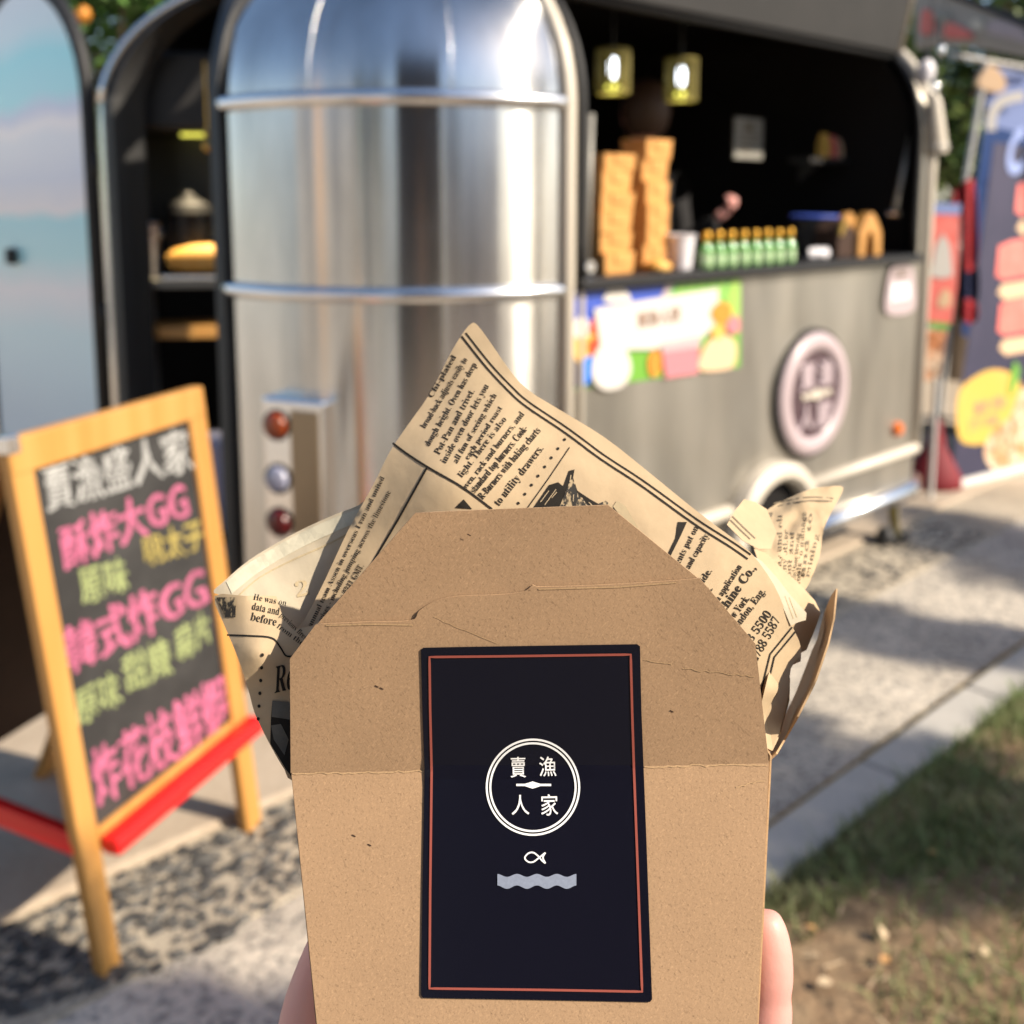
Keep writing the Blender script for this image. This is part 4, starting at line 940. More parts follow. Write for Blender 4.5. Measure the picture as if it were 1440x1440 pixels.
mb = MB(); mb.tube([oc2 + Z * .04, oc2 + Z * 0.24], 0.003, 6); mb.build('cord', 'brass', parent=orn)
li = thing('storage_crate', 'tall pale lilac plastic crate standing inside the doorway', 'crate', atY(308, 800, 3.15)); fr = frz(Vector((atY(306, 620, 3.1).x, 3.12, 0)), 0.2)
zc = atY(306, 622, 3.1).z
mb = MB(); mb.box(fr, -.05, .04, -.04, .12, .42, zc); mb.build('crate_wall', 'lilac', parent=li, bevel=0.006)
mb = MB(); mb.box(fr, -.055, .045, -.045, .125, zc - .03, zc + .005); mb.build('crate_rim', 'lilac', parent=li, bevel=0.004)
hz = KF @ Vector((Lk * .5, .16, atY(250, 184, 3.55).z)); hfr2 = frame(hz, tx_, -tn, Z)
hood = thing('extractor_hood', 'dark extractor hood with a lit strip over the kitchen table in the doorway', 'hood', hz)
hd = MB(); hd.box(hfr2, -.22, .30, -.12, .09, 0.0, 0.26); hd.build('hood_body', 'darkgrey', parent=hood, bevel=0.02)
hd = MB(); hd.box(hfr2, -.02, .07, .02, .03, -.012, -.001); hd.build('added_lit_strip', 'glow', parent=hood)
l = bpy.data.lights.new('added_bread_spot', 'SPOT'); l.spot_size = R(58); l.spot_blend = .5; l.energy = 22.0; l.color = (1, .80, .50); l.shadow_soft_size = 0.03  # spot added under the hood to brighten the bread alone
lo = bpy.data.objects.new('added_bread_spot', l); COL.objects.link(lo); lo.parent = hood; lo.location = Vector((0, 0, -.03)) + tn * .09 + tx_ * .075

# ------------------------------------------------------------------ skinned figures
def skin_figure(name, verts, edges, radii, m, parent, sub=2, root=0):
    me = bpy.data.meshes.new(name); org = parent.location.copy() if parent else Vector((0, 0, 0))
    me.from_pydata([Vector(v) - org for v in verts], edges, []); o = bpy.data.objects.new(name, me); COL.objects.link(o)
    if parent: o.parent = parent
    sk = o.modifiers.new('skin', 'SKIN'); sk.use_smooth_shade = True; sk.branch_smoothing = 0.6
    for i, r in enumerate(radii):
        d = me.skin_vertices[0].data[i]; d.radius = (r, r) if not isinstance(r, tuple) else r; d.use_root = (i == root)
    ss = o.modifiers.new('sub', 'SUBSURF'); ss.levels = sub; ss.render_levels = sub
    me.materials.append(M[m])
    bpy.context.view_layer.update()
    ev = o.evaluated_get(bpy.context.evaluated_depsgraph_get()); nm = bpy.data.meshes.new_from_object(ev)
    o.modifiers.clear(); o.data = nm; nm.materials.clear(); nm.materials.append(M[m]); nm.shade_smooth(); return o
# vendor standing in the dark behind the carton stacks
hp = atY(905, 158, 4.05); vb = Vector((hp.x, hp.y, 0.42)); top = hp.z
pr = thing('person', 'person in dark clothes working behind the carton stacks in the trailer', 'person', vb)
q = lambda dx, dy, z_: vb + E1 * dx + NRM * dy + Z * (z_ - 0.42)
V = [q(0, 0, top - .75), q(0, 0, top - .5), q(0, .0, top - .28), q(0, 0.0, top - .2), q(-.17, 0, top - .25), q(.17, 0, top - .25), q(-.2, .05, top - .5), q(.2, .06, top - .5), q(-.14, .22, top - .56), q(.16, .24, top - .42), q(-.09, 0, top - .95), q(.09, 0, top - .95), q(-.09, 0, .48), q(.09, 0, .48)]
ED = [(0, 1), (1, 2), (2, 3), (2, 4), (2, 5), (4, 6), (5, 7), (6, 8), (7, 9), (0, 10), (0, 11), (10, 12), (11, 13)]
skin_figure('clothes', V, ED, [.13, .13, .12, .05, .06, .06, .045, .045, .035, .035, .085, .085, .05, .05], 'shirt', pr)
mb = MB(); hfr = frame(hp, -E1, -NRM, Z); rows = []
for i in range(11):
    th = math.pi * i / 10; rows.append([])
    for a in np.linspace(0, 6.2832, 17)[:-1]:
        d = Vector((math.sin(th) * math.cos(a) * .078, math.sin(th) * math.sin(a) * .095, -math.cos(th) * .118))
        fy = d.y / .095
        if fy > .55 and abs(d.x) < .02: d.y += .016 * math.exp(-((d.z + .01) / .025) ** 2)      # nose
        if fy > .5: d.y -= .008 * math.exp(-((d.z - .012) / .015) ** 2) * (1 if .015 < abs(d.x) < .05 else 0)
        if d.z < -.05: d.x *= .85
        rows[-1].append(hfr @ d)
mb.grid(rows, closed=True); mb.build('head', 'skin', parent=pr, smooth=True)
mb = MB(); rows = []
for i in range(7):
    th = math.pi * (.22 + .78 * i / 6); rows.append([hfr @ Vector((math.sin(th) * math.cos(a) * .088, math.sin(th) * math.sin(a) * .102 - .014, -math.cos(th) * .126 + .004)) for a in np.linspace(0, 6.2832, 17)[:-1]])
mb.grid(rows, closed=True); mb.build('hair', 'hair', parent=pr, smooth=True)
hh = q(.16, .24, top - .42)
def small_hand(c, d, u):
    s = d.cross(u).normalized(); V = [c, c + d * .05, c + d * .085]; ED = [(0, 1), (1, 2)]; Rd = [.024, .026, .022]
    for k in range(4):
        b = c + d * .085 + s * (-.024 + .016 * k); n = len(V); ln = (.028, .032, .03, .024)[k]
        V += [b + d * ln * .5 + u * .006, b + d * ln * .9 - u * .012 + d * .005, b + d * ln * .8 - u * .03]; ED += [(2, n), (n, n + 1), (n + 1, n + 2)]; Rd += [.0085, .008, .0075]
    n = len(V); V += [c + d * .035 - s * .03, c + d * .06 - s * .042]; ED += [(1, n), (n, n + 1)]; Rd += [.011, .009]
    return V, ED, Rd
sv = small_hand(hh, (NRM * .7 + Z * .7).normalized(), (NRM * .7 - Z * .7).normalized())
skin_figure('hand', sv[0], sv[1], sv[2], 'skin', pr, sub=1)
sv = small_hand(q(-.14, .22, top - .56), NRM, Z)
skin_figure('hand', sv[0], sv[1], sv[2], 'skin', pr, sub=1)

# ================================================================== A-FRAME CHALKBOARD
FLt = onz(150, 1376); FRt = onz(362, 1160); HB = 1.05
TLt = onz(12, 622, HB); TRt = onz(278, 548, HB)
bxv = (FRt - FLt + TRt - TLt); bxv.z = 0; WB = ((FRt - FLt).length + (TRt - TLt).length) / 2; bxv.normalize()
mid0 = (FLt + FRt) / 2; mid1 = (TLt + TRt) / 2
byv = (mid1 - mid0); LB = byv.length; byv.normalize(); bnv = bxv.cross(byv).normalized()
if bnv.dot(CAM - mid0) < 0: bnv = -bnv
BF = frame(mid0, bxv, byv, bnv)
cb = thing('chalkboard_sign', 'wooden A-frame chalkboard sign with red ledges and pink, green and white chalk writing', 'chalkboard', mid0)
def bst(px, py):
    p = onplane(px, py, mid0, bnv) - mid0; q_ = BF.inverted() @ (p + mid0); return q_.x, q_.y
iL = (bst(45, 662)[0] + bst(133, 1160)[0]) / 2; iR = (bst(262, 588)[0] + bst(330, 1012)[0]) / 2
iT = (bst(45, 662)[1] + bst(262, 588)[1]) / 2; iB = (bst(135, 1163)[1] + bst(332, 1012)[1]) / 2
hL = min(bst(112, 1200)[0], iL - .028); hR = max((bst(287, 620)[0] + bst(371, 1140)[0]) / 2, iR + .025); hwb = WB / 2 + 0.004
mb = MB(); mb.box(BF, hL, iL + .003, -0.005, LB + 0.0, -.022, .004); mb.build('stile', 'wood', parent=cb, bevel=0.004)
mb = MB(); mb.box(BF, iR - .003, hR, -0.005, LB + 0.0, -.022, .004); mb.build('stile', 'wood', parent=cb, bevel=0.004)
mb = MB(); mb.box(BF, hL + .001, hR - .001, iT - .003, LB + 0.006, -.024, .0055); mb.build('top_rail', 'wood', parent=cb, bevel=0.004)
mb = MB(); mb.box(BF, iL - .004, iR + .004, iB - .02, iT + .01, -.016, -.006); mb.build('writing_surface', 'board', parent=cb)
mb = MB(); mb.box(BF, iL + .004, iR - .004, iB - .045, iB + .0, -.02, .0035); mb.build('bottom_rail', 'wood', parent=cb, bevel=0.003)
l0 = bst(140, 1193)[1]
mb = MB(); mb.box(BF, iL - .0, hR + .004, iB - .05, iB - .012, .0045, .045); mb.build('ledge', 'red', parent=cb, bevel=0.008)
for xx in (hL + .004,):
    mb = MB(); mb.box(BF, xx - .006, xx + .02, LB - .02, LB + .012, -.03, .009); mb.build('hinge', 'trim', parent=cb, bevel=0.003)
bs = lambda x, y: onplane(x, y, mid0 - bnv * 0.0052, bnv)
upv = (-90, -503)
def chalkline(s, a, b, h, m, off=0.022):
    mb = MB()
    h *= .93
    for k in range(3 if m == 'ch_p' else 2):
        dx, dy = ((0, 0), (1.6, .8), (-1.3, 1.3), (.6, -1.8))[k]
        bk = lambda x, y, k=k: onplane(x, y, mid0 - bnv * (0.0054 - .0003 * k), bnv)
        px_text(mb, s, (a[0] + dx, a[1] + dy), (b[0] + dx, b[1] + dy), h, bk, .003, up=upv, jit=3.5, res=2, seed=3.1 + k * .12)
    mb.build('chalk_writing', m, parent=cb, fix=False)
chalkline('賣漁盛人家', (66, 715), (272, 655), 52, 'ch_w', .018)
chalkline('酥炸大GG', (92, 796), (266, 722), 50, 'ch_p', .03)
chalkline('原味', (116, 846), (182, 825), 42, 'ch_g')
chalkline('明太子', (206, 794), (288, 766), 36, 'ch_y')
chalkline('韓式炸GG', (98, 943), (292, 846), 54, 'ch_p', .035)
chalkline('原味', (110, 1018), (170, 985), 42, 'ch_g'); chalkline('甜辣', (178, 971), (243, 942), 44, 'ch_g'); chalkline('蒜片', (250, 928), (298, 896), 38, 'ch_g')
chalkline('炸花枝鮮蝦', (138, 1128), (328, 1014), 66, 'ch_p', .035)
# rear half, leaning the other way
topm = BF @ Vector((0, LB - .005, -.03)); rb0 = mid0 - Vector((bnv.x, bnv.y, 0)).normalized() * 0.62 + Z * 0
ryv = (topm - rb0); LR = ryv.length; ryv.normalize(); rnv = bxv.cross(ryv).normalized(); RF2 = frame(rb0, bxv, ryv, rnv)
for a, b in ((-hwb, -hwb + .05), (hwb - .05, hwb)):
    mb = MB(); mb.box(RF2, a, b, 0, LR, -.012, .012); mb.build('stile', 'wood', parent=cb, bevel=0.004)
mb = MB(); mb.box(RF2, -hwb + .05, hwb - .05, 0.30, LR - .03, -.006, .006); mb.build('rear_board', 'hardboard', parent=cb)
for sx in (hL + .012, hR - .012):
    fa = BF @ Vector((sx, iB - .005, -.022)); k_ = 0.30; fb = RF2 @ Vector((max(-hwb + .02, min(hwb - .02, sx)), fa.z / ryv.z + .05, 0)); dv = (fb - fa); Lr = dv.length; dv.normalize()
    mb = MB(); mb.box(frame(fa, dv, bxv, dv.cross(bxv)), -.01, Lr, -.012, .012, -.022, .022); mb.build('side_brace', 'red', parent=cb, bevel=0.005)

# ================================================================== BEYOND THE TRAILER
def slab_px(name, pts, Yf, m, par, th=0.004, sm=0, lift=0.0):
    """flat board outlined in photo pixels on the upright plane Yf(px,py)->point, with thickness"""
    if sm: pts = spline(pts, sm)
    vs = [Yf(p[0], p[1]) for p in pts]; nrm = (vs[1] - vs[0]).cross(vs[len(vs) // 2] - vs[0]).normalized()
    if nrm.dot(CAM - vs[0]) < 0: nrm = -nrm
    vs = [v + nrm * lift for v in vs]; n = len(vs); bk = [v - nrm * th for v in vs]
    t = geometry.tessellate_polygon([[Vector((p[0], p[1], 0)) for p in pts]])
    mb = MB(); mb.add(vs + bk, [list(f) for f in t] + [[i + n for i in f][::-1] for f in t] + [[i, (i + 1) % n, (i + 1) % n + n, i + n] for i in range(n)])
    return mb.build(name, m, parent=par)
# navy menu banner, leaning back, standing on its white base bar
ba = onz(1330, 692); bb = onz(1440, 664); bdir = (bb - ba).normalized()
bnrm = Vector((bdir.y, -bdir.x, 0.0)); bnrm = (bnrm + Z * 0.10).normalized()
if bnrm.dot(CAM - ba) < 0: bnrm = -bnrm
bp = lambda x, y: onplane(x, y, ba, bnrm)
bn1 = thing('menu_banner', 'navy menu banner with coral blocks and a yellow badge standing beyond the trailer', 'banner', ba)
slab_px('banner_sheet', [(1338, 684), (1350, 560), (1372, 400), (1398, 200), (1440, 205), (1560, 225), (1560, 640), (1440, 660)], bp, 'navy', bn1)
def blk(y, xa, hgt, txt):
    slab_px('print_block', [(xa, y), (xa + 4, y - hgt + 8), (xa + 22, y - hgt), (xa + 120, y - hgt - 14), (xa + 122, y - 16), (xa + 10, y + 6)], bp, 'coral', bn1, .002, 0, .003)
    slab_px('print_text', [(xa + 2, y + 24), (xa + 8, y + 12), (xa + 120, y - 6), (xa + 120, y + 12), (xa + 12, y + 34)], bp, 'peach', bn1, .002, 0, .003)
blk(298, 1427, 46, ''); blk(388, 1400, 50, ''); blk(466, 1402, 46, '')
slab_px('print_badge', [(1346, 560), (1356, 540), (1390, 520), (1420, 524), (1436, 545), (1430, 590), (1400, 620), (1356, 624), (1345, 600)], bp, 'yellow', bn1, .002, 3, .003)
mb = MB(); bp2 = lambda x, y: bp(x, y) + bnrm * .0045
px_text(mb, '鮮魚', (1368, 585), (1415, 572), 16, bp2, .01, up=(0, -1)); mb.build('lettering', 'brownink', parent=bn1); mb = MB(); px_text(mb, '海味', (1360, 608), (1405, 596), 14, bp2, .01, up=(0, -1)); mb.build('lettering', 'brownink', parent=bn1)
slab_px('print_dish', [(1383, 640), (1392, 610), (1420, 585), (1440, 545), (1500, 540), (1520, 620), (1440, 660), (1400, 662)], bp, 'food', bn1, .002, 4, .006)
slab_px('print_herb', [(1416, 552), (1422, 520), (1426, 508), (1432, 520), (1428, 540), (1420, 556)], bp, 'dgreen', bn1, .002, 3, .0075)
mb = MB(); mb.tube([onz(1330, 694) + Z * .03, onz(1600, 626) + Z * .03], 0.026, 10); mb.build('base_bar', 'pole', parent=bn1, smooth='auto')
mb = MB(); px_text(mb, 'C', (1412, 248), (1440, 236), 60, bp2, .05, up=(0.1, -1)); mb.build('lettering', 'ltblue', parent=bn1)
# tall blue flag banner on a white pole behind it
fl = thing('flag_banner', 'blue flag banner with white lettering hung on a white pole', 'banner', onz(1322, 668))
Yp = 6.3
fp = lambda x, y: atY(x, y, Yp)
base = atY(1318, 640, Yp); base.z = 0
mb = MB(); mb.tube([base, atY(1355, 270, Yp), atY(1388, 84, Yp)], 0.018, 8); mb.build('pole', 'pole', parent=fl, smooth='auto')
mb = MB(); mb.tube([atY(1336, 76, Yp), atY(1388, 86, Yp), atY(1460, 98, Yp)], 0.014, 8); mb.build('cross_bar', 'pole', parent=fl, smooth='auto')
mb = MB(); mb.lathe(frz(Vector((base.x, base.y, 0))), [(0.16, 0), (0.16, .03), (0.03, .05), (0.02, .12)], 20); mb.build('base', 'blk2', parent=fl, smooth='auto')
fp3 = lambda x, y: atY(x, y, Yp + .04 + .02 * math.sin(x * .05))
slab_px('sheet_top', [(1392, 92), (1450, 104), (1520, 116), (1520, 200), (1450, 190), (1384, 175)], fp3, 'ltblue', fl, .004)
slab_px('sheet', [(1384, 175), (1450, 190), (1520, 200), (1520, 520), (1440, 520), (1352, 470), (1368, 300)], fp3, 'blue', fl, .004)
slab_px('knot', [(1376, 120), (1384, 100), (1396, 92), (1412, 108), (1414, 124), (1402, 130)], lambda x, y: atY(x, y, Yp - .02), 'peach', fl, .05, 4)
mb = MB(); fp4 = lambda x, y: atY(x, y, Yp - 0.0)
px_line(mb, spline([(1394, 184), (1396, 160), (1410, 142), (1440, 134)], 6, False), 14, fp4)
mb.build('lettering', 'whitepaint', parent=fl); mb = MB(); px_text(mb, '海', (1402, 300), (1440, 300), 50, fp4, .03, up=(0, -1)); mb.build('lettering', 'whitepaint', parent=fl)
# coral and white hanging sign beside the trailer's far edge
rs = thing('hanging_sign', 'narrow coral-red sign with a white peak and blue top beside the trailer edge', 'sign', onz(1318, 690))
Yr = 4.75; rp = lambda x, y: atY(x, y, Yr)
slab_px('panel', [(1312, 300), (1350, 301), (1346, 400), (1338, 455), (1304, 452), (1308, 380)], rp, 'coral', rs, .01)
slab_px('top_band', [(1315, 285), (1352, 287), (1350, 302), (1314, 301)], rp, 'ltblue', rs, .012, 0, .001)
slab_px('white_peak', [(1308, 388), (1316, 345), (1326, 328), (1336, 345), (1340, 388), (1324, 392)], rp, 'whitepaint', rs, .002, 0, .003)
slab_px('white_band', [(1318, 430), (1326, 408), (1336, 410), (1336, 430)], rp, 'peach', rs, .002, 3, .003)
slab_px('green_band', [(1306, 452), (1336, 455), (1332, 464), (1308, 462)], rp, 'gr', rs, .002, 0, .003)
slab_px('foot_print', [(1303, 464), (1332, 464), (1322, 530), (1300, 536)], rp, 'food', rs, .008, 0, .0)
mb = MB(); mb.tube([atY(1330, 285, Yr + .03), Vector((atY(1318, 600, Yr).x, Yr + .03, 0))], 0.014, 8); mb.build('post', 'pole', parent=rs, smooth='auto')
# dark red cloth with a navy hem hanging on the flag pole
cl = thing('hanging_cloth', 'dark red cloth with navy lower half hanging from the white pole', 'cloth', atY(1360, 480, 5.2))
def drape(name, pts, m, Y, par):
    pp, tt = poly_fill(spline(pts, 4), 5); mb = MB()
    mb.add([atY(p.x, p.y, Y + .03 * math.sin(p.x * .35) + .01 * math.sin(p.y * .05)) for p in pp], tt); mb.build(name, m, parent=par, smooth=True, solid=.004)
drape('red_cloth', [(1336, 284), (1348, 262), (1360, 254), (1370, 256), (1374, 300), (1373, 372), (1352, 374), (1351, 300)], 'cloth_red', 5.15, cl)
drape('navy_cloth', [(1351, 372), (1374, 370), (1374, 425), (1349, 425)], 'cloth_navy', 5.18, cl)
drape('red_hem', [(1352, 422), (1372, 424), (1374, 450), (1360, 454), (1348, 444)], 'cloth_red', 5.16, cl)
# maroon weight bag slumped round the sign's foot
wb = onz(1312, 690); wg = thing('weight_bag', 'maroon fabric weight bag slumped against the foot of the sign post', 'bag', wb); fr = frz(wb); mb = MB(); rows = []
for r_, z_ in ((.10, 0), (.135, .03), (.13, .08), (.10, .15), (.055, .22), (.035, .28), (.03, .34), (.012, .37)):
    rows.append([fr @ Vector((r_ * math.cos(a) * (1 + .25 * noise.noise(Vector((a, z_ * 9, 1)))), r_ * .8 * math.sin(a), z_)) for a in np.linspace(0, 6.2832, 17)[:-1]])
mb.grid(rows, closed=True); mb.build('bag', 'maroon', parent=wg, smooth=True)
mb = MB(); mb.tube([fr @ Vector((.034 * math.cos(a), .03 * math.sin(a), .27)) for a in np.linspace(0, 6.2832, 15)[:-1]], .008, 6, closed=True); mb.build('strap', 'cloth_red', parent=wg)
# canopy of the next stall
cn = thing('stall_canopy', 'grey canopy fascia with red and white lettering of the stall beyond the trailer', 'canopy', atY(1400, 60, 5.9))
cp2 = lambda x, y: atY(x, y, 6.6 - (x - 1280) * .004)
slab_px('fascia', [(1290, -30), (1350, -4), (1450, 38), (1600, 96), (1600, 130), (1450, 68), (1380, 54), (1330, 52), (1290, 58)], cp2, 'canopy', cn, .06)
mb = MB(); mb.tube([cp2(1300, -24), cp2(1440, 32), cp2(1600, 96)], 0.022, 8); mb.build('edge_bar', 'blk2', parent=cn, smooth='auto')
slab_px('print_red', [(1326, 50), (1328, 36), (1340, 32), (1362, 42), (1372, 52), (1350, 55)], cp2, 'coral', cn, .004, 3, .02)
slab_px('print_red', [(1297, 44), (1300, 16), (1308, 14), (1315, 20), (1315, 44), (1306, 50)], cp2, 'coral', cn, .004, 3, .02)
slab_px('print_white', [(1316, 17), (1340, 20), (1338, 30), (1316, 27)], cp2, 'steel', cn, .004, 0, .02)
slab_px('print_white', [(1392, 46), (1400, 28), (1440, 40), (1450, 62), (1430, 56)], cp2, 'pinkwhite', cn, .004, 3, .02)
slab_px('print_cream', [(1365, 36), (1376, 26), (1386, 34), (1382, 43)], cp2, 'cream', cn, .004, 3, .02)
mb = MB(); mb.tube([cp2(1600, 110), Vector((cp2(1600, 110).x, cp2(1600, 110).y, 0))], .03, 8); mb.build('post', 'pole', parent=cn)
mb = MB(); b4 = cp2(1292, 20); mb.tube([b4 + Vector((0, .5, 0)), Vector((b4.x, b4.y + .5, 0))], .03, 8); mb.build('post', 'pole', parent=cn)
# festoon bulbs by the hatch
def festoon(px, py, Y, r, m, label):
    c = atY(px, py, Y); t = thing('festoon_bulb', label, 'bulb', c, 'festoon bulbs by the lifted hatch'); fr = frz(c)
    mb = MB(); mb.lathe(fr, [(0.001, -r * 1.5), (r * .7, -r * 1.25), (r, -r * .3), (r * .85, r * .5), (r * .45, r * 1.1)], 16); mb.build('bulb_glass', m, parent=t, smooth='auto')
    mb = MB(); mb.lathe(fr, [(r * .5, r * 1.0), (r * .52, r * 1.8), (r * .2, r * 2.0)], 12); mb.build('socket', 'blk2', parent=t, smooth='auto')
    mb = MB(); mb.tube([c + Z * r * 1.9, c + Z * (r * 1.9 + .25) + E1 * .03], .003, 5); mb.build('cord', 'black', parent=t)
festoon(1302, 98, 4.15, .036, 'white', 'large white festoon bulb hanging by the far edge of the hatch')
festoon(1316, 122, 4.4, .016, 'trim', 'small clear festoon bulb below the large white one')
festoon(1324, 70, 4.4, .016, 'trim', 'small clear festoon bulb above the large white one')
# rolled cream awning strapped to the far edge
ra = side(1313, 130, 0.02); rb2 = side(1318, 214, 0.02)
aw = thing('rolled_awning', 'short roll of cream canvas strapped upright to the trailer far edge', 'canvas', rb2); mb = MB()
mb.tube([ra, ra.lerp(rb2, .15), ra.lerp(rb2, .9), rb2], [.012, .028, .042, .040], 14); mb.build('canvas', 'cream', parent=aw, smooth='auto')
mb = MB(); c = ra.lerp(rb2, .9); mb.tube([c + (E1 * math.cos(a) + NRM * math.sin(a)) * .043 for a in np.linspace(0, 6.2832, 17)[:-1]], .005, 6, closed=True); mb.build('strap', 'pole', parent=aw)

# ================================================================== TREES
def leaf_cloud(mb, c, rad, n, size, flat=1.0):
    c = Vector(c)
    for i in range(n):
        d = Vector((random.gauss(0, 1), random.gauss(0, 1), random.gauss(0, 1))).normalized() * (random.random() ** 0.45)
        p = c + Vector((d.x * rad[0], d.y * rad[1], d.z * rad[2]))
        a = Vector((random.gauss(0, 1), random.gauss(0, 1), random.gauss(0, .6))).normalized(); b = a.cross(Vector((random.gauss(0, 1), random.gauss(0, 1), random.gauss(0, 1)))).normalized()
        s = size * random.uniform(.6, 1.3)
        mb.add([p - a * s, p + b * s * .45, p + a * s, p - b * s * .45], [[0, 1, 2, 3]])
def tree(base, trunk_pts, tr_r, clumps, m, label, size, fruit=None, name='tree', group=None):
    t = thing(name, label, 'tree', base, group); mb = MB()
    mb.tube(trunk_pts, tr_r, 10)
    tp = Vector(trunk_pts[-1])
    for c, r_, n in clumps[:10]:
        c = Vector(c); k = Vector(trunk_pts[-2]).lerp(tp, random.random()); mb.tube([k, k.lerp(c, .55) + Z * .12, c], [tr_r[-1] * .7, tr_r[-1] * .45, tr_r[-1] * .15], 7)
    mb.build('trunk', 'bark', parent=t, smooth='auto', fix=False)
    mb = MB()
    for c, r_, n in clumps: leaf_cloud(mb, c, r_, n, size)
    mb.build('crown', m, parent=t, fix=False)
    if fruit:
        for c in fruit:
            mb = MB(); mb.lathe(frz(c), [(0.001, -.06), (.04, -.05), (.06, 0), (.045, .045), (.001, .06)], 12); mb.build('fruit', 'or', parent=t, smooth=True)
    return t
def clumps_around(c, R_, n, rr, cnt):
    out = []
    for i in range(n):
        d = Vector((random.gauss(0, 1), random.gauss(0, 1), random.gauss(0, .7))).normalized() * random.uniform(.35, 1)
        r_ = rr * random.uniform(.6, 1.25); out.append((Vector(c) + Vector((d.x * R_[0], d.y * R_[1], d.z * R_[2])), (r_, r_, r_ * .7), int(cnt * r_ / rr)))
    return out
# fruit tree seen between the door leaf and the doorway arch
f0 = atY(135, 40, 8.0)
tree((f0.x, f0.y, 0), [(f0.x, f0.y, 0), (f0.x + .05, f0.y, 1.0), (f0.x, f0.y, 2.0)], [.11, .09, .06], clumps_around((f0.x, f0.y, f0.z + .2), (1.2, .9, .8), 26, .4, 260), 'leaf_b', 'orange tree with one ripe fruit behind the open trailer door', .055, fruit=[atY(116, 20, 7.3)], name='orange_tree')
# dark green trees behind the banners
for k, (px, Y, lab) in enumerate(((1350, 8.2, 'dense olive-green tree standing behind the flag banner'), (1500, 9.0, 'dense green tree standing behind the menu banner'), (1150, 11.0, 'tall green tree rising behind the trailer roof'))):
    b = atY(px, 280, Y)
    tree((b.x, b.y, 0), [(b.x, b.y, 0), (b.x + .1, b.y, 1.2), (b.x, b.y, 2.4)], [.16, .13, .08], clumps_around((b.x, b.y, 2.2), (1.5, 1.0, 1.6), 40, .5, 260), 'leaf', lab, .06, group='trees behind the stalls')
for k, (x, y) in enumerate(((-7, 11), (-3.5, 13), (0.5, 14), (9, 12), (13, 9))):
    tree((x, y, 0), [(x, y, 0), (x + .1, y, 1.6), (x, y, 3.2)], [.2, .16, .1], clumps_around((x, y, 3.2), (2.2, 1.6, 1.8), 30, .8, 160), 'leaf', ('broad green tree far behind the open door', 'broad green tree far behind the rounded end', 'broad green tree far behind the serving window', 'broad green tree far beyond the banners', 'broad green tree farthest along beyond the banners')[k], .11, group='trees far behind the trailer')
# trees by the path behind the photographer; they shade the ground and mirror in the trailer
def shade_point(gp, h): return Vector(gp) + SUN_DIR * (h / SUN_DIR.z)
sh = []
for (px, py, h, r_, n) in ((1150, 1080, 4.0, .30, 190), (1230, 1130, 4.2, .34, 190), (1330, 1150, 4.1, .35, 150), (1120, 1190, 4.3, .3, 170),
                           (1200, 870, 4.3, .22, 150), (1280, 895, 4.3, .22, 150), (1350, 905, 4.2, .22, 150), (1430, 915, 4.2, .24, 150),
                           (1400, 770, 4.5, .30, 260), (1345, 745, 4.5, .28, 260), (1480, 800, 4.4, .4, 260),
                           (40, 1440, 4.3, .16, 200), (-60, 1430, 4.3, .2, 200), (240, 1470, 4.2, .14, 160), (120, 1500, 4.3, .2, 200), (340, 1510, 4.2, .2, 200)):
    c = shade_point(onz(px, py), h); sh.append((c, (r_, r_, r_ * .8), n))
tb1 = Vector((9.2, -1.0, 0))
tree(tb1, [tb1, tb1 + Vector((-.1, 0, 1.5)), tb1 + Vector((-.6, -.2, 3.2))], [.2, .17, .12], sh + clumps_around((9.6, -1.5, 4.6), (1.6, 1.6, 1.0), 14, .6, 160), 'leaf', 'spreading green tree by the path behind the camera, shading the kerb', .07)
for k, (x, y, lab) in enumerate(((-3.8, -6.5, 'green tree behind the camera on the open door side'), (4.6, -9.5, 'green tree behind the camera beside the pale house'))):
    tree((x, y, 0), [(x, y, 0), (x, y, 1.8), (x, y, 3.4)], [.2, .16, .1], clumps_around((x, y, 3.4), (1.5, 1.5, 1.5), 24, .7, 150), 'leaf', lab, .10, group='trees behind the camera')
# unseen buildings behind the camera; the brown one added to darken the rounded end
kk = thing('added_dark_building', 'dark brown timber building with shutters behind the camera, mirrored in the trailer end', 'building', (.4, -5.5, 0))
kf = frz((.4, -5.5, 0), -.06)
mb = MB(); mb.box(kf, -1.5, 1.9, -2.5, 0.0, 0, 7.0); mb.build('wall', 'kiosk', parent=kk)
mb = MB(); mb.box(kf, -1.7, 2.1, -2.7, 0.2, 7.0, 7.25); mb.build('roof', 'kiosk', parent=kk)
for zz in (1.0, 3.4):
    for xx in (-1.1, .5):
        mb = MB(); mb.box(kf, xx, xx + .9, 0.0, 0.05, zz, zz + 1.3); mb.build('shutter', 'darkgrey', parent=kk)
ph = thing('pale_house', 'pale rendered house with a flat roof, mirrored in the trailer end', 'house', (9, -14, 0))
mb = MB(); mb.box(frz((10, -14, 0), .5), -4, 4, -3, 3, 0, 4.2); mb.build('wall', 'render', parent=ph)
mb = MB(); mb.box(frz((10, -14, 0), .5), -4.2, 4.2, -3.2, 3.2, 4.2, 4.5); mb.build('roof', 'kerb', parent=ph)
for xx in (-2.4, 0, 2.4):
    mb = MB(); mb.box(frz((10, -14, 0), .5), xx - .6, xx + .6, 3.0, 3.05, 1.2, 2.6); mb.build('window', 'darkgrey', parent=ph)
ph2 = thing('white_house', 'white rendered house on the open door side, mirrored in the trailer end', 'house', (-10, -9, 0))
mb = MB(); mb.box(frz((-11, -9, 0), -.9), -4, 4, -2, 2, 0, 3.8); mb.build('wall', 'render', parent=ph2)
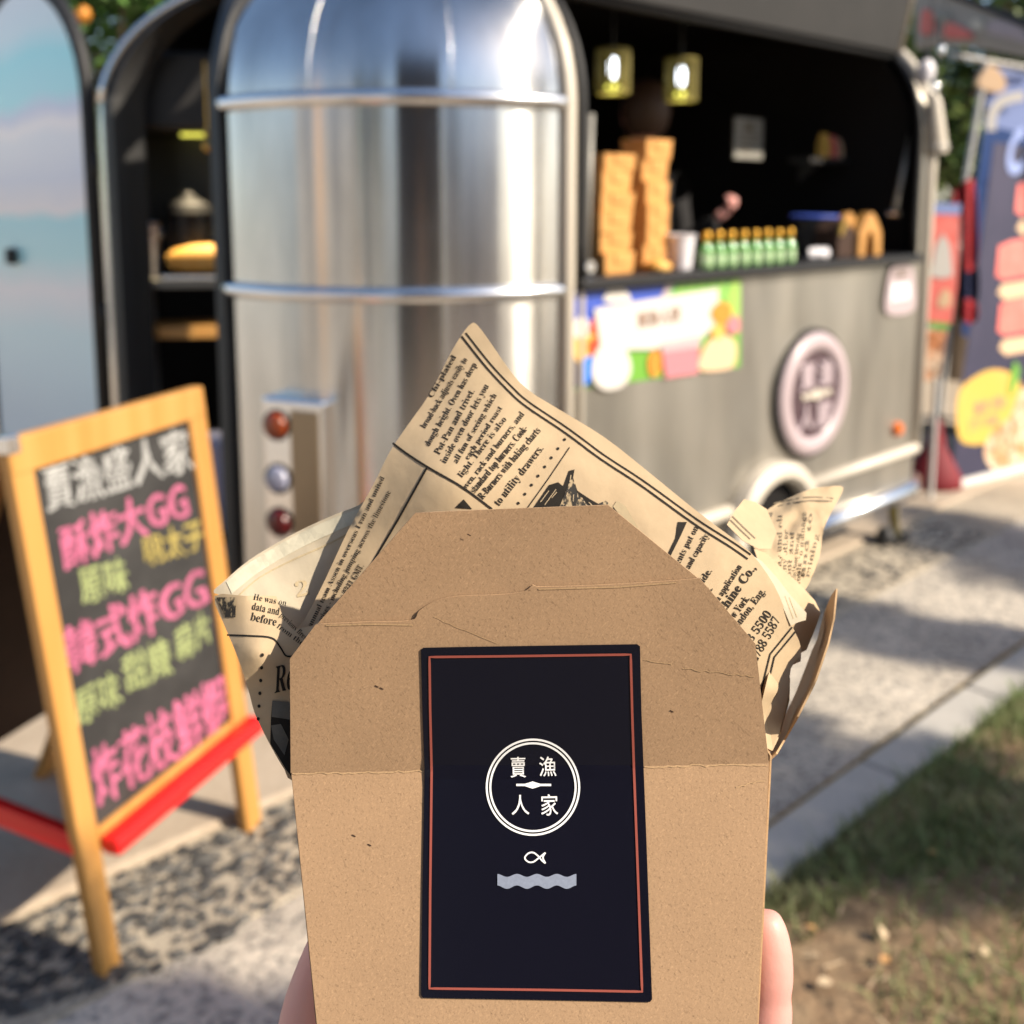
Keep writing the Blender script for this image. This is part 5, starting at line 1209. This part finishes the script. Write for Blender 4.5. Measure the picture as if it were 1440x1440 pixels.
mb = MB(); mb.box(frz((-11, -9, 0), -.9), -4.2, 4.2, -2.2, 2.2, 3.8, 4.1); mb.build('roof', 'kerb', parent=ph2)
for xx in (-2.2, 1.2):
    mb = MB(); mb.box(frz((-11, -9, 0), -.9), xx - .6, xx + .6, 2.0, 2.05, 1.2, 2.6); mb.build('window', 'darkgrey', parent=ph2)
rbn = thing('feather_flag', 'narrow peach feather flag on a pole, mirrored in the trailer end', 'flag', (-4.6, -1.2, 0))
mb = MB(); mb.tube([(-4.6, -1.2, 0), (-4.6, -1.2, 3.0)], .02, 8); mb.build('pole', 'pole', parent=rbn)
mb = MB(); mb.prism(frame((-4.6, -1.2, 0), Vector((.6, -.8, 0)), Z, Vector((-.8, -.6, 0))), [(.02, .6), (.45, .7), (.5, 2.5), (.3, 2.9), (.02, 2.98)], 0, .004); mb.build('sheet', 'peach', parent=rbn)

# ================================================================== THE HELD BOX
def foldy(x): return 1087 - (x - 410) * 14 / 670
def dfront(x, y):
    f = foldy(x)
    und = .00055 * noise.noise(Vector((x * .0065, y * .0065, 1.7)))
    return und + 0.372 - (y - f) * 5.6e-5 if y > f else und + 0.372 - (f - y) * 3.6e-5
def fs(lift=0.0): return lambda x, y: PD(x, y, dfront(x, y) - lift)
tbx = thing('takeout_box', 'open kraft cardboard takeout box with a navy sticker, held in the hand', 'takeout box', PD(750, 1520, .40))
def px_panel(name, outline, step, m, par, surf, th, sm=False):
    pp, tt = poly_fill(outline, step); mb = MB(); mb.add([surf(p.x, p.y) for p in pp], tt)
    return mb.build(name, m, parent=par, smooth=sm, solid=th)
YB = 1500
low_l = [(410, 1087), (413, 1110), (452, YB)]; low_r = [(1061, YB), (1079, 1110), (1080, 1073)]
px_panel('front_panel', [(410, foldy(410)), (452, YB), (1061, YB), (1081, foldy(1081))], 22, 'kraft', tbx, fs(), .0006, True)
# flap below the slit and tongue above it
slit = [(444, 878)] + [tuple(p) for p in spline([(456, 877), (520, 874), (578, 872), (590, 858), (612, 845), (645, 838), (700, 836), (735, 832), (749, 822)], 5, False)] + [(755, 825), (800, 824), (870, 821), (950, 816), (984, 813)]
low = [(409, foldy(409) - .4), (408, 926)] + slit + [(1062, 905), (1081, foldy(1081) - .4)]
flap = px_panel('flap', low, 22, 'kraft', tbx, fs(), .0006, True)
tongue_s = lambda x, y: PD(x, y, dfront(x, y) + 0.0011 - 0.0000 * y)
tong = [(584, 722)] + [(p[0], p[1] + 2.5) for p in slit] + [(856, 711)]
tong = [(444, 880)] + [(p[0], p[1] + 3) for p in slit[1:-1]] + [(984, 815), (855, 710), (700, 716), (584, 721)]
px_panel('tongue', tong, 22, 'kraft', tbx, tongue_s, .0006, True)
# pressed score lines beside the slit and creases in the board
mb = MB()
px_line(mb, [(458, 879.5), (520, 878), (581, 879)], 2.2, fs(.0005)); mb.build('score_line', 'kraft_in', parent=tbx); mb = MB(); px_line(mb, [(757, 828.5), (870, 825.5), (952, 819)], 2.2, fs(.0005))
mb.build('score_line', 'kraft_in', parent=tbx)
mb = MB(); random.seed(3)
def rough_line(a, b, wd, amp, n=26):
    mb = MB()
    pts = [(a[0] + (b[0] - a[0]) * i / n, a[1] + (b[1] - a[1]) * i / n + random.uniform(-amp, amp)) for i in range(n + 1)]; px_line(mb, pts, wd, fs(.0005)); mb.build('crease', 'kraft_in', parent=tbx)
rough_line((411, foldy(411) + 1.5), (596, foldy(596) + 1.5), 2.0, 1.6); rough_line((906, foldy(906) + 1.5), (1079, foldy(1079) + 1.5), 2.0, 1.8)
rough_line((905, 928), (945, 934), 1.3, .8, 8); rough_line((960, 940), (1062, 952), 1.3, 1.5, 16); rough_line((1035, 1106), (1076, 1098), 1.5, 1.5, 10); rough_line((610, 868), (700, 905), .9, 1, 12)
mb = MB()
for c in ((530, 965), (537, 968), (660, 752), (945, 1000), (498, 1175), (520, 1188)): px_line(mb, [(c[0] - 3, c[1] - 1), (c[0] + 2, c[1] + 1.5)], 1.6, fs(.0005), 2)
mb.build('flecks', 'hardboard', parent=tbx)['kind'] = 'stuff'
# other walls, bottom
def corner(x, y): return PD(x, y, dfront(x, y))
ftl, ftr, fbl, fbr = corner(411, foldy(411)), corner(1080, foldy(1080)), corner(452, YB), corner(1061, YB)
back = Vector((0, .088, -.014)); bup = Vector((0, .012, .004))
btl, btr, bbl, bbr = ftl + back + bup, ftr + back + bup, fbl + back * .8, fbr + back * .8
def quad(name, a, b, c, d, m='kraft', th=.0006, par=None, n=4):
    mb = MB(); rows = [[a.lerp(b, j / n).lerp(d.lerp(c, j / n), i / n) for j in range(n + 1)] for i in range(n + 1)]; mb.grid(rows)
    return mb.build(name, m, parent=par or tbx, solid=th)
ox = Vector((.0016, 0, 0))
quad('side_panel', ftl - Vector((.0004, -.001, 0)), btl, bbl, fbl - Vector((.0004, -.001, 0)))
quad('side_panel', ftr + Vector((.0004, .001, 0)), btr, bbr, fbr + Vector((.0004, .001, 0)))
quad('back_panel', btl, btr, bbr, bbl); quad('bottom_panel', fbl, fbr, bbr, bbl)
quad('side_lining', ftr + ox + Vector((0.0002, .003, .001)), btr + ox, bbr + ox, fbr + ox + Vector((-.0004, .003, 0)), 'kraft_in', .0007)
quad('side_lining', ftl - ox * .5 + Vector((0, .003, .001)), btl - ox, bbl - ox, fbl - ox * .5 + Vector((0, .003, 0)), 'kraft_in', .0007)
# side flap standing out to the right
hc = [(1083, 1068, .379), (1092, 1060, .379), (1122, 1008, .380), (1145, 962, .382), (1148, 955, .382), (1165, 905, .388), (1173, 870, .395), (1177, 828, .412), (1170, 838, .418), (1160, 862, .425), (1150, 900, .432), (1143, 915, .434), (1122, 970, .438), (1100, 1018, .44), (1086, 1046, .44)]
ht = TPS(hc); px_panel('side_flap', [(c[0], c[1]) for c in hc], 7, 'kraft_in', tbx, ht.surf(), .0007, True)
# left flap folded down inside, only its edge shows
quad('back_flap', btl + Vector((0, .001, 0)), btr + Vector((0, .001, 0)), btr + Vector((-.012, .025, .04)), btl + Vector((.012, .025, .04)))
# sticker
stk = [(592, 914), (595, 911), (640, 910), (896, 906), (900, 909), (902, 1000), (905, 1078), (909, 1180), (917, 1405), (914, 1409), (760, 1406), (595, 1403), (592, 1399), (594, 1250), (597, 1085), (594, 1000)]
stp, stt = poly_fill(stk, 20)
def stick_s(x, y): return PD(x, y, dfront(x, y) - .0007 - .0010 * math.exp(-((y - foldy(x) - 3) / 9) ** 2) * max(0, noise.noise(Vector((x * .02, 0, 2))) + .2))
stk_f = []
mb = MB(); mb.add([stick_s(p.x, p.y) for p in stp], stt); stkr = mb.build('sticker', 'sticker', parent=tbx, smooth=False, solid=.0002)
ss = lambda x, y: stick_s(x, y) + (CAM - stick_s(x, y)).normalized() * .00045
mb = MB(); px_line(mb, [(604, 924), (700, 923), (887, 920.5), (889, 1000), (891.5, 1080), (896, 1200), (903, 1394.5), (760, 1392), (604, 1390), (605, 1250), (607, 1085), (605, 1000)], 3.4, ss, 8, closed=True); mb.build('border', 'st_red', parent=stkr, fix=False)
def ring(mb, c, r0, r1, n=72):
    a = [ss(c[0] + r0 * math.cos(2 * math.pi * k / n), c[1] + r0 * 1.03 * math.sin(2 * math.pi * k / n)) for k in range(n + 1)]
    b = [ss(c[0] + r1 * math.cos(2 * math.pi * k / n), c[1] + r1 * 1.03 * math.sin(2 * math.pi * k / n)) for k in range(n + 1)]
    mb.grid([a, b])
mb = MB(); ring(mb, (749.5, 1107), 63.6, 66.4); ring(mb, (749.5, 1107), 58.6, 61.4)
mb.build('emblem_ring', 'st_white', parent=stkr, fix=False)
mb = MB()
def ch(s, cx, cy, w_, h_): px_text(mb, s, (cx - w_ / 2, cy + h_ / 2), (cx + w_ / 2, cy + h_ / 2 - .4), h_, ss, .004, res=4, fit='box')
ch('賣', 729, 1079, 22, 29); ch('漁', 770.5, 1078, 24, 28); ch('人', 732, 1132, 25, 28); ch('家', 773, 1132, 24, 30)
mb.build('lettering', 'st_white', parent=stkr, fix=False)
mb = MB(); d_ = [(726, 1102.2), (738, 1102.2), (744, 1100.5), (749, 1098.8), (754, 1100.5), (760, 1102.2), (775, 1102.2), (775, 1105.4), (760, 1105.4), (754, 1107.5), (749, 1109), (744, 1107.5), (738, 1105.4), (726, 1105.4)]
pp, tt = poly_fill(d_, 5); mb.add([ss(p.x, p.y) for p in pp], tt); mb.build('dash', 'st_white', parent=stkr, fix=False)
mb = MB(); fish = [(767, 1199), (762, 1203), (757, 1207), (750, 1212), (743, 1212), (738, 1206.5), (743, 1200), (750, 1199), (757, 1204), (762, 1210), (767, 1214)]
px_line(mb, spline(fish, 6, False), 2.2, ss, 3); px_line(mb, spline([(767, 1199), (763.5, 1206), (767, 1214)], 5, False), 2.2, ss, 3); mb.build('fish_mark', 'st_white', parent=stkr, fix=False)
mb = MB(); top_, bot_ = [], []
for i in range(61):
    x = 699.5 + 111 * i / 60; yy = 3.4 * math.cos(2 * math.pi * (x - 699.5) / 28)
    yy = 2.2 * math.asin(math.sin(2 * math.pi * (x - 692.5) / 28)) ; yy = -yy
    top_.append(ss(x, 1231 - yy * .0 + (2.1 * math.sin(2 * math.pi * (x - 706) / 28)))); bot_.append(ss(x, 1247.5 + (2.4 * math.sin(2 * math.pi * (x - 706) / 28))))
mb.grid([top_, bot_]); mb.build('wave_mark', 'st_grey', parent=stkr, fix=False)

# ================================================================== PRINTED PAPER IN THE BOX
def paper_part(name, outline, ctrl, m, par, amp=.0010, seed=0., sm=4, step=9, th=.00015, sc=.014):
    t = TPS(ctrl, amp, sc, seed); ol = [tuple(p) for p in (spline(outline, sm) if sm else outline)]
    pp, tt = poly_fill(ol, step); mb = MB(); mb.add([PD(p.x, p.y, t.d(p.x, p.y)) for p in pp], tt)
    o = mb.build(name, m, parent=par, smooth=True, solid=th); return o, t
# front sheet
sa_ = thing('front_paper_sheet', 'large printed newsprint sheet standing up behind the box flap to a point', 'paper sheet', PD(800, 950, .385))
outA = [(410, 905), (428, 872), (455, 820), (490, 745), (525, 682), (548, 636), (572, 600), (605, 553), (632, 500), (650, 470), (663, 455), (672, 458), (690, 482), (715, 518), (742, 548), (790, 578), (850, 615), (905, 658), (960, 703), (1005, 738), (1040, 764), (1060, 782), (1088, 822), (1108, 868), (1127, 914), (1112, 940), (1108, 980), (1088, 1050), (1060, 1062), (1000, 1010), (700, 960), (480, 980)]
cA = [(410, 905, .386), (455, 820, .392), (525, 682, .400), (555, 625, .404), (605, 553, .412), (663, 455, .420), (742, 548, .408), (850, 615, .402), (960, 703, .396), (1060, 782, .392), (1108, 868, .396), (1127, 914, .398), (1088, 1050, .388), (1000, 1010, .384), (700, 960, .384), (480, 980, .384), (620, 640, .394), (690, 712, .388), (700, 600, .398), (900, 780, .386), (560, 740, .391), (1040, 900, .385), (640, 700, .386), (600, 665, .391)]
oA, tA = paper_part('sheet', outA, cA, 'paper', sa_, .0010, 1.0, 3)
SA = tA.surf(.00035)
mb = MB()
B = lambda s: serif(s, 'b'); IT = lambda s: serif(s, 'i')
for s, a, b, h, o in (('Chi-plated', (608, 560), (642, 502), 8.5, -.004), ('broad-back adjusts easily to', (598, 603), (658, 506), 9.5, -.004), ('dough height. Oven has deep', (604, 628), (671, 513), 9.5, -.004),
                      ('Pot-Pan and trivet.', (618, 640), (668, 550), 10, -.004), ('inside oven door lets you', (627, 652), (688, 543), 10, -.004), ('all fun of seeing which', (643, 652), (699, 556), 9, -.004), ('each period roast', (659, 647), (707, 574), 8.5, -.004),
                      ('light. There is also', (650, 672), (713, 590), 9.5, -.006), ('oven, rack and burners, and', (655, 690), (738, 583), 9.5, -.004), ('standard top burners. Cook-', (668, 694), (743, 603), 11, 0), ('R-Burners with baking charts', (679, 703), (761, 606), 11, 0), ('to utility drawers.', (702, 712), (765, 631), 11.5, 0)):
    px_text(mb, B(s), a, b, h, SA, o, res=2)
for k in range(9): px_disc(mb, (794 - k * 9.3, 618 + k * 12.8), 2.1, SA)
px_line(mb, [(801, 629), (772, 672), (742, 714)], 1.5, SA)
edge = spline([(655, 468), (690, 512), (722, 546), (745, 566), (800, 603), (850, 640), (905, 676), (980, 730), (1030, 762), (1056, 780)], 5, False)
off = []
for i, p in enumerate(edge):
    t_ = (edge[min(i + 1, len(edge) - 1)] - edge[max(i - 1, 0)]).normalized(); off.append(p + Vector((-t_.y, t_.x)) * 7.5)
px_line(mb, edge, 2.2, SA); px_line(mb, off, 2.6, SA)
px_line(mb, spline([(552, 623), (575, 640), (605, 659), (650, 685), (692, 716)], 4, False), 3.0, SA)
px_line(mb, [(600, 658), (560, 730), (518, 801)], 3.0, SA)
for s, a, b, h, o in (('ments put on', (952, 802), (983, 742), 9.5, 0), ('rate and capacity.', (960, 818), (998, 752), 9.5, 0), ('our Guide.', (966, 856), (1002, 803), 10, .004), ('New York.', (978, 866), (1003, 828), 10, .004),
                      ('London on application', (988, 882), (1044, 797), 9.5, .004), ('Machine Co.,', (1004, 884), (1064, 799), 13, .014), ('New York.', (1026, 880), (1055, 842), 11, .006), ('London, Eng.', (1034, 890), (1077, 832), 11, .004), ('098 5500', (1048, 918), (1086, 864), 12.5, .004), ('01-2788 5587', (1054, 950), (1098, 872), 13, .004)):
    px_text(mb, B(s), a, b, h, SA, o, res=2)
px_line(mb, [(1114, 882), (1083, 920), (1072, 965), (1066, 990)], 2.4, SA); px_line(mb, [(1119, 888), (1089, 924), (1079, 966), (1071, 998)], 2.4, SA)
for s, a, b, h, o in (('annual team Assen in overseas I ran and united', (438, 882), (541, 672), 7.5, -.004), ('exercises - including jumping across the limestone', (446, 888), (550, 692), 8, -.004), ('Aug at 0341 GMT.', (474, 862), (512, 796), 9, 0)):
    px_text(mb, B(s), a, b, h, SA, o, res=2)
mb.build('printed_text', 'ink', parent=oA, fix=False)
# pictures on the sheet: machine engraving and black wedge
def patch(par, pts, m, surf, step=6, name='printed_picture'):
    pp, tt = poly_fill(pts, step); mb = MB(); mb.add([surf(p.x, p.y) for p in pp], tt); return mb.build(name, m, parent=par, fix=False)
SA2 = tA.surf(.00033); SA3 = tA.surf(.00052)
M['engrave'] = mat('engraving_ink', (0.02, 0.017, 0.014), 0.8, var=[(420, (0.45, 0.34, 0.2), 0.85, (1, 1, .4))], lo=.5, hi=.58)
patch(oA, [(750, 714), (772, 682), (785, 678), (792, 684), (800, 662), (808, 660), (806, 672), (812, 690), (830, 702), (848, 712), (850, 722), (750, 722)], 'ink', SA2)
patch(oA, [(790, 705), (800, 680), (805, 672), (812, 694), (822, 704), (830, 714), (786, 714)], 'engrave', SA3, 5)
mb = MB()
for a, b in (((760, 706), (772, 690)), ((766, 710), (782, 688)), ((776, 700), (783, 692)), ((798, 700), (803, 668)), ((806, 706), (808, 676)), ((814, 708), (812, 694)), ((792, 712), (799, 690)), ((826, 712), (818, 700)), ((838, 716), (828, 706))): px_line(mb, [a, b], 1.1, SA3, 4)
tw_ = mb.build('engraving_lines', 'paper', parent=oA, fix=False); tw_['kind'] = 'stuff'
patch(oA, [(842, 708), (852, 704), (866, 716), (880, 732), (892, 746), (904, 766), (890, 758), (870, 738), (850, 722)], 'engrave', SA2)
patch(oA, [(862, 712), (868, 704), (880, 712), (896, 740), (904, 762), (890, 748)], 'ink_show', SA3)
patch(oA, [(953, 734), (966, 734), (958, 752), (938, 792), (934, 790), (950, 756)], 'ink', SA2)
patch(oA, [(640, 714), (652, 702), (664, 716)], 'ink', SA2)
# left sheet: a pale inner leaf and the printed outer leaf folded over
lfs = thing('left_paper_sheet', 'folded newsprint sheet spilling over the box edge towards the chalkboard', 'paper sheet', PD(380, 1000, .39))
outC = [(301, 834), (318, 815), (350, 788), (392, 762), (430, 742), (470, 724), (505, 710), (535, 690), (545, 720), (500, 800), (450, 870), (415, 908), (398, 895), (390, 872), (384, 842), (345, 838)]
cC = [(301, 834, .388), (350, 788, .398), (430, 742, .405), (505, 710, .4055), (545, 720, .4055), (500, 800, .400), (450, 870, .3955), (415, 908, .390), (384, 842, .392), (345, 838, .3885), (440, 800, .400)]
oC, tC = paper_part('inner_leaf', outC, cC, 'paper_back', lfs, .0016, 4.0, 4, 8)
SC = tC.surf(.00035)
mb = MB(); px_line(mb, spline([(335, 838), (365, 812), (410, 788), (455, 768), (500, 745)], 5, False), 2.2, SC); px_text(mb, B('2'), (418, 840), (436, 836), 22, SC, .0); mb.build('show_through_print', 'ink_show', parent=oC, fix=False)
bandp = [tuple(p) for p in spline([(318, 818), (350, 792), (392, 766), (430, 746), (470, 728), (505, 714)], 4, False)]
bandq = [(p[0] + 8, p[1] + 17) for p in bandp][::-1]
M['band'] = mat('grey_print_band', (0.50, 0.46, 0.35), .8, var=[(160, (.40, .37, .28), .7, I3)])
patch(oC, bandp + bandq, 'band', SC, 8, 'print_band')
outD = [(302, 838), (345, 838), (383, 838), (390, 842), (398, 868), (412, 884), (440, 880), (470, 880), (470, 1100), (412, 1098), (400, 1082), (388, 1062), (372, 1032), (358, 1002), (348, 965), (332, 918), (316, 880)]
cD = [(302, 838, .387), (345, 838, .384), (390, 842, .390), (412, 884, .381), (470, 880, .380), (470, 1100, .380), (412, 1098, .376), (388, 1062, .378), (372, 1032, .379), (350, 965, .378), (316, 880, .384), (360, 920, .374), (392, 930, .378), (398, 985, .379)]
oD, tD = paper_part('outer_leaf', outD, cD, 'paper', lfs, .0010, 9.0, 3, 8)
SD = tD.surf(.00035); SD2 = tD.surf(.00050)
mb = MB()
px_text(mb, B('He was on'), (356, 843), (402, 852), 9, SD, -.004); px_text(mb, B('data and'), (354, 857), (392, 865), 11, SD, -.002); px_text(mb, B('previous fires'), (393, 866), (428, 900), 8, SD, -.006); px_text(mb, B('before'), (352, 872), (388, 880), 12, SD, -.002); px_text(mb, B('from the'), (389, 882), (424, 908), 8, SD, -.006)
px_line(mb, spline([(319, 893), (350, 894), (382, 897), (394, 910), (402, 922), (412, 923)], 5, False), 2.4, SD)
for k in range(6): px_disc(mb, (369 - k * 1.2, 921 + k * 18), 2.3, SD, 2.6)
px_text(mb, B('Re'), (386, 975), (412, 968), 40, SD, .0, up=(0.05, -1))
mb.build('printed_text', 'ink', parent=oD, fix=False)
patch(oD, [(304, 840), (332, 840), (331, 868), (316, 868)], 'engrave', SD, 5)
patch(oD, [(383, 985), (412, 990), (412, 1095), (402, 1082), (390, 1062), (380, 1046), (381, 1010)], M['ink'] if False else 'ink', SD, 7)
M['greyp'] = mat('grey_photo_print', (0.07, 0.065, 0.055), .7, var=[(60, (.14, .13, .11), .6, I3)])
patch(oD, [(383, 985), (410, 988), (409, 1012), (382, 1008)], 'greyp', SD2, 6)
patch(oD, [(381, 1020), (395, 1018), (406, 1040), (400, 1062), (385, 1040)], 'greyp', SD2, 6)
# right sheet: crumpled, blurred further back
rsx = thing('right_paper_sheet', 'crumpled newsprint sheet curling up at the corner beside the side flap', 'paper sheet', PD(1080, 900, .42))
outE = [(1082, 715), (1110, 700), (1140, 688), (1165, 684), (1186, 686), (1172, 715), (1158, 745), (1153, 780), (1140, 815), (1128, 830), (1105, 812), (1085, 790), (1060, 770), (1055, 740)]
cE = [(1082, 715, .455), (1140, 688, .462), (1186, 686, .468), (1158, 745, .450), (1128, 830, .428), (1085, 790, .422), (1055, 740, .440), (1110, 760, .436)]
oE, tE = paper_part('curled_corner', outE, cE, 'paper', rsx, .0035, 2.2, 3, 6, sc=.05)
SE = tE.surf(.0004); mb = MB()
px_line(mb, spline([(1088, 708), (1110, 703), (1140, 699), (1172, 701)], 4, False), 1.8, SE); px_line(mb, spline([(1086, 714), (1110, 708), (1140, 704), (1170, 705)], 4, False), 1.8, SE)
for k, s in enumerate(('day and all', 'any other', 'pot and', 'and one sewing', 'tools to manage', 'and to', 'mining')):
    a = (1100 + k * 6.5 - 1, 806 + k * 4 if k < 5 else 812); b = (1100 + k * 8.6, (724, 745, 748, 750, 720, 722, 752)[k]); px_text(mb, B(s), a, b, 6.5, SE, -.002)
mb.build('printed_text', 'ink_grey', parent=oE, fix=False)
patch(oE, [(1064, 723), (1087, 720), (1082, 742)], 'ink_grey', SE, 5)
outE2 = [(1022, 738), (1032, 720), (1046, 702), (1062, 706), (1078, 716), (1092, 748), (1084, 772), (1066, 772), (1044, 760)]
cE2 = [(1022, 738, .408), (1046, 702, .424), (1078, 716, .430), (1092, 748, .418), (1084, 772, .410), (1044, 760, .404)]
oE2, tE2 = paper_part('small_fold', outE2, cE2, 'paper', rsx, .0008, 6.2, 0, 6)
SE2 = tE2.surf(.0004); mb = MB(); px_line(mb, [(1030, 726), (1046, 742), (1062, 757)], 2, SE2); px_line(mb, [(1027, 731), (1042, 746), (1055, 758)], 2, SE2); mb.build('printed_lines', 'ink_grey', parent=oE2, fix=False)
outF = [(1060, 772), (1078, 778), (1100, 800), (1125, 822), (1146, 845), (1154, 862), (1146, 885), (1134, 914), (1126, 918), (1110, 890), (1095, 850), (1070, 800)]
cF = [(1060, 772, .404), (1100, 800, .418), (1146, 845, .424), (1154, 862, .424), (1134, 914, .412), (1110, 890, .404), (1095, 850, .402), (1120, 850, .408)]
oF, tF = paper_part('folded_edge', outF, cF, 'paper', rsx, .0006, 3.3, 0, 6)
outF2 = [(1058, 781), (1072, 790), (1092, 812), (1112, 838), (1134, 862), (1133, 872), (1122, 875), (1112, 880), (1100, 852), (1082, 818)]
cF2 = [(1058, 781, .3925), (1092, 812, .401), (1134, 862, .401), (1122, 875, .398), (1112, 880, .396), (1082, 818, .3935)]
oF2, tF2 = paper_part('turned_back_strip', outF2, cF2, 'paper_back', rsx, .0005, 8.3, 0, 5)
SF = tF2.surf(.0003); mb = MB(); px_line(mb, [(1104, 838), (1116, 870)], 1.2, SF); px_line(mb, [(1110, 840), (1121, 868)], 1.2, SF); mb.build('show_through_print', 'ink_show', parent=oF2, fix=False)
outG = [(1090, 925), (1110, 905), (1127, 912), (1126, 930), (1108, 938), (1111, 955), (1110, 985), (1096, 1035), (1086, 1056), (1074, 1050), (1068, 1000), (1080, 950)]
cG = [(1090, 925, .3955), (1127, 912, .406), (1126, 930, .400), (1108, 938, .402), (1110, 985, .400), (1086, 1056, .388), (1074, 1050, .384), (1068, 1000, .386), (1092, 970, .390)]
oG, tG = paper_part('lower_fold', outG, cG, 'paper', rsx, .0010, 5.1, 0, 6)

# ================================================================== THE HAND
def hp_(x, y, d): return PD(x, y, d)
hand = thing('hand', 'bare hand gripping the kraft takeout box from below, fingertip showing at its edge', 'hand', hp_(720, 1620, .43))
V = [hp_(700, 1640, .43)]; ED = []; RD = [(.030, .024)]
def chain(start, pts):
    k = start
    for (x, y, d, r) in pts:
        V.append(hp_(x, y, d)); RD.append((r, r)); ED.append((k, len(V) - 1)); k = len(V) - 1
    return k
chain(0, [(600, 1680, .43, .034), (470, 1760, .425, .030), (380, 1900, .40, .029), (250, 2200, .36, .033), (150, 2600, .33, .036)])            # palm to wrist and forearm
chain(1, [(500, 1600, .41, .024), (446, 1510, .405, .0185), (436, 1445, .402, .0150), (452, 1375, .40, .0120), (474, 1310, .398, .0098), (486, 1275, .397, .0075)])   # thumb
for (dx, d0, top_y, r_) in ((0, .398, 1281, .0097), (-16, .418, 1330, .0098), (-24, .438, 1340, .0094), (-36, .456, 1370, .0084)):                                        # index, middle, ring, little
    chain(0, [(860 + dx, 1610, d0 + .02, .016), (985 + dx, 1570, d0 + .012, .0135), (1062 + dx, 1510, d0 + .004, .0115), (1077 + dx, 1455, d0, .0104), (1080 + dx, 1416, d0, .0103), (1079 + dx, 1399, d0, .0094), (1081 + dx, 1382, d0, .0102), (1081 + dx, 1345, d0, .0101), (1079 + dx, top_y + 40, d0, r_ * .97), (1077 + dx, top_y + 16, d0, r_ * .82), (1075 + dx, top_y - 2, d0 + .001, r_ * .5)])
skin_figure('skin', V, ED, RD, 'skin', hand, sub=2)
bpy.data.objects.remove(FO)
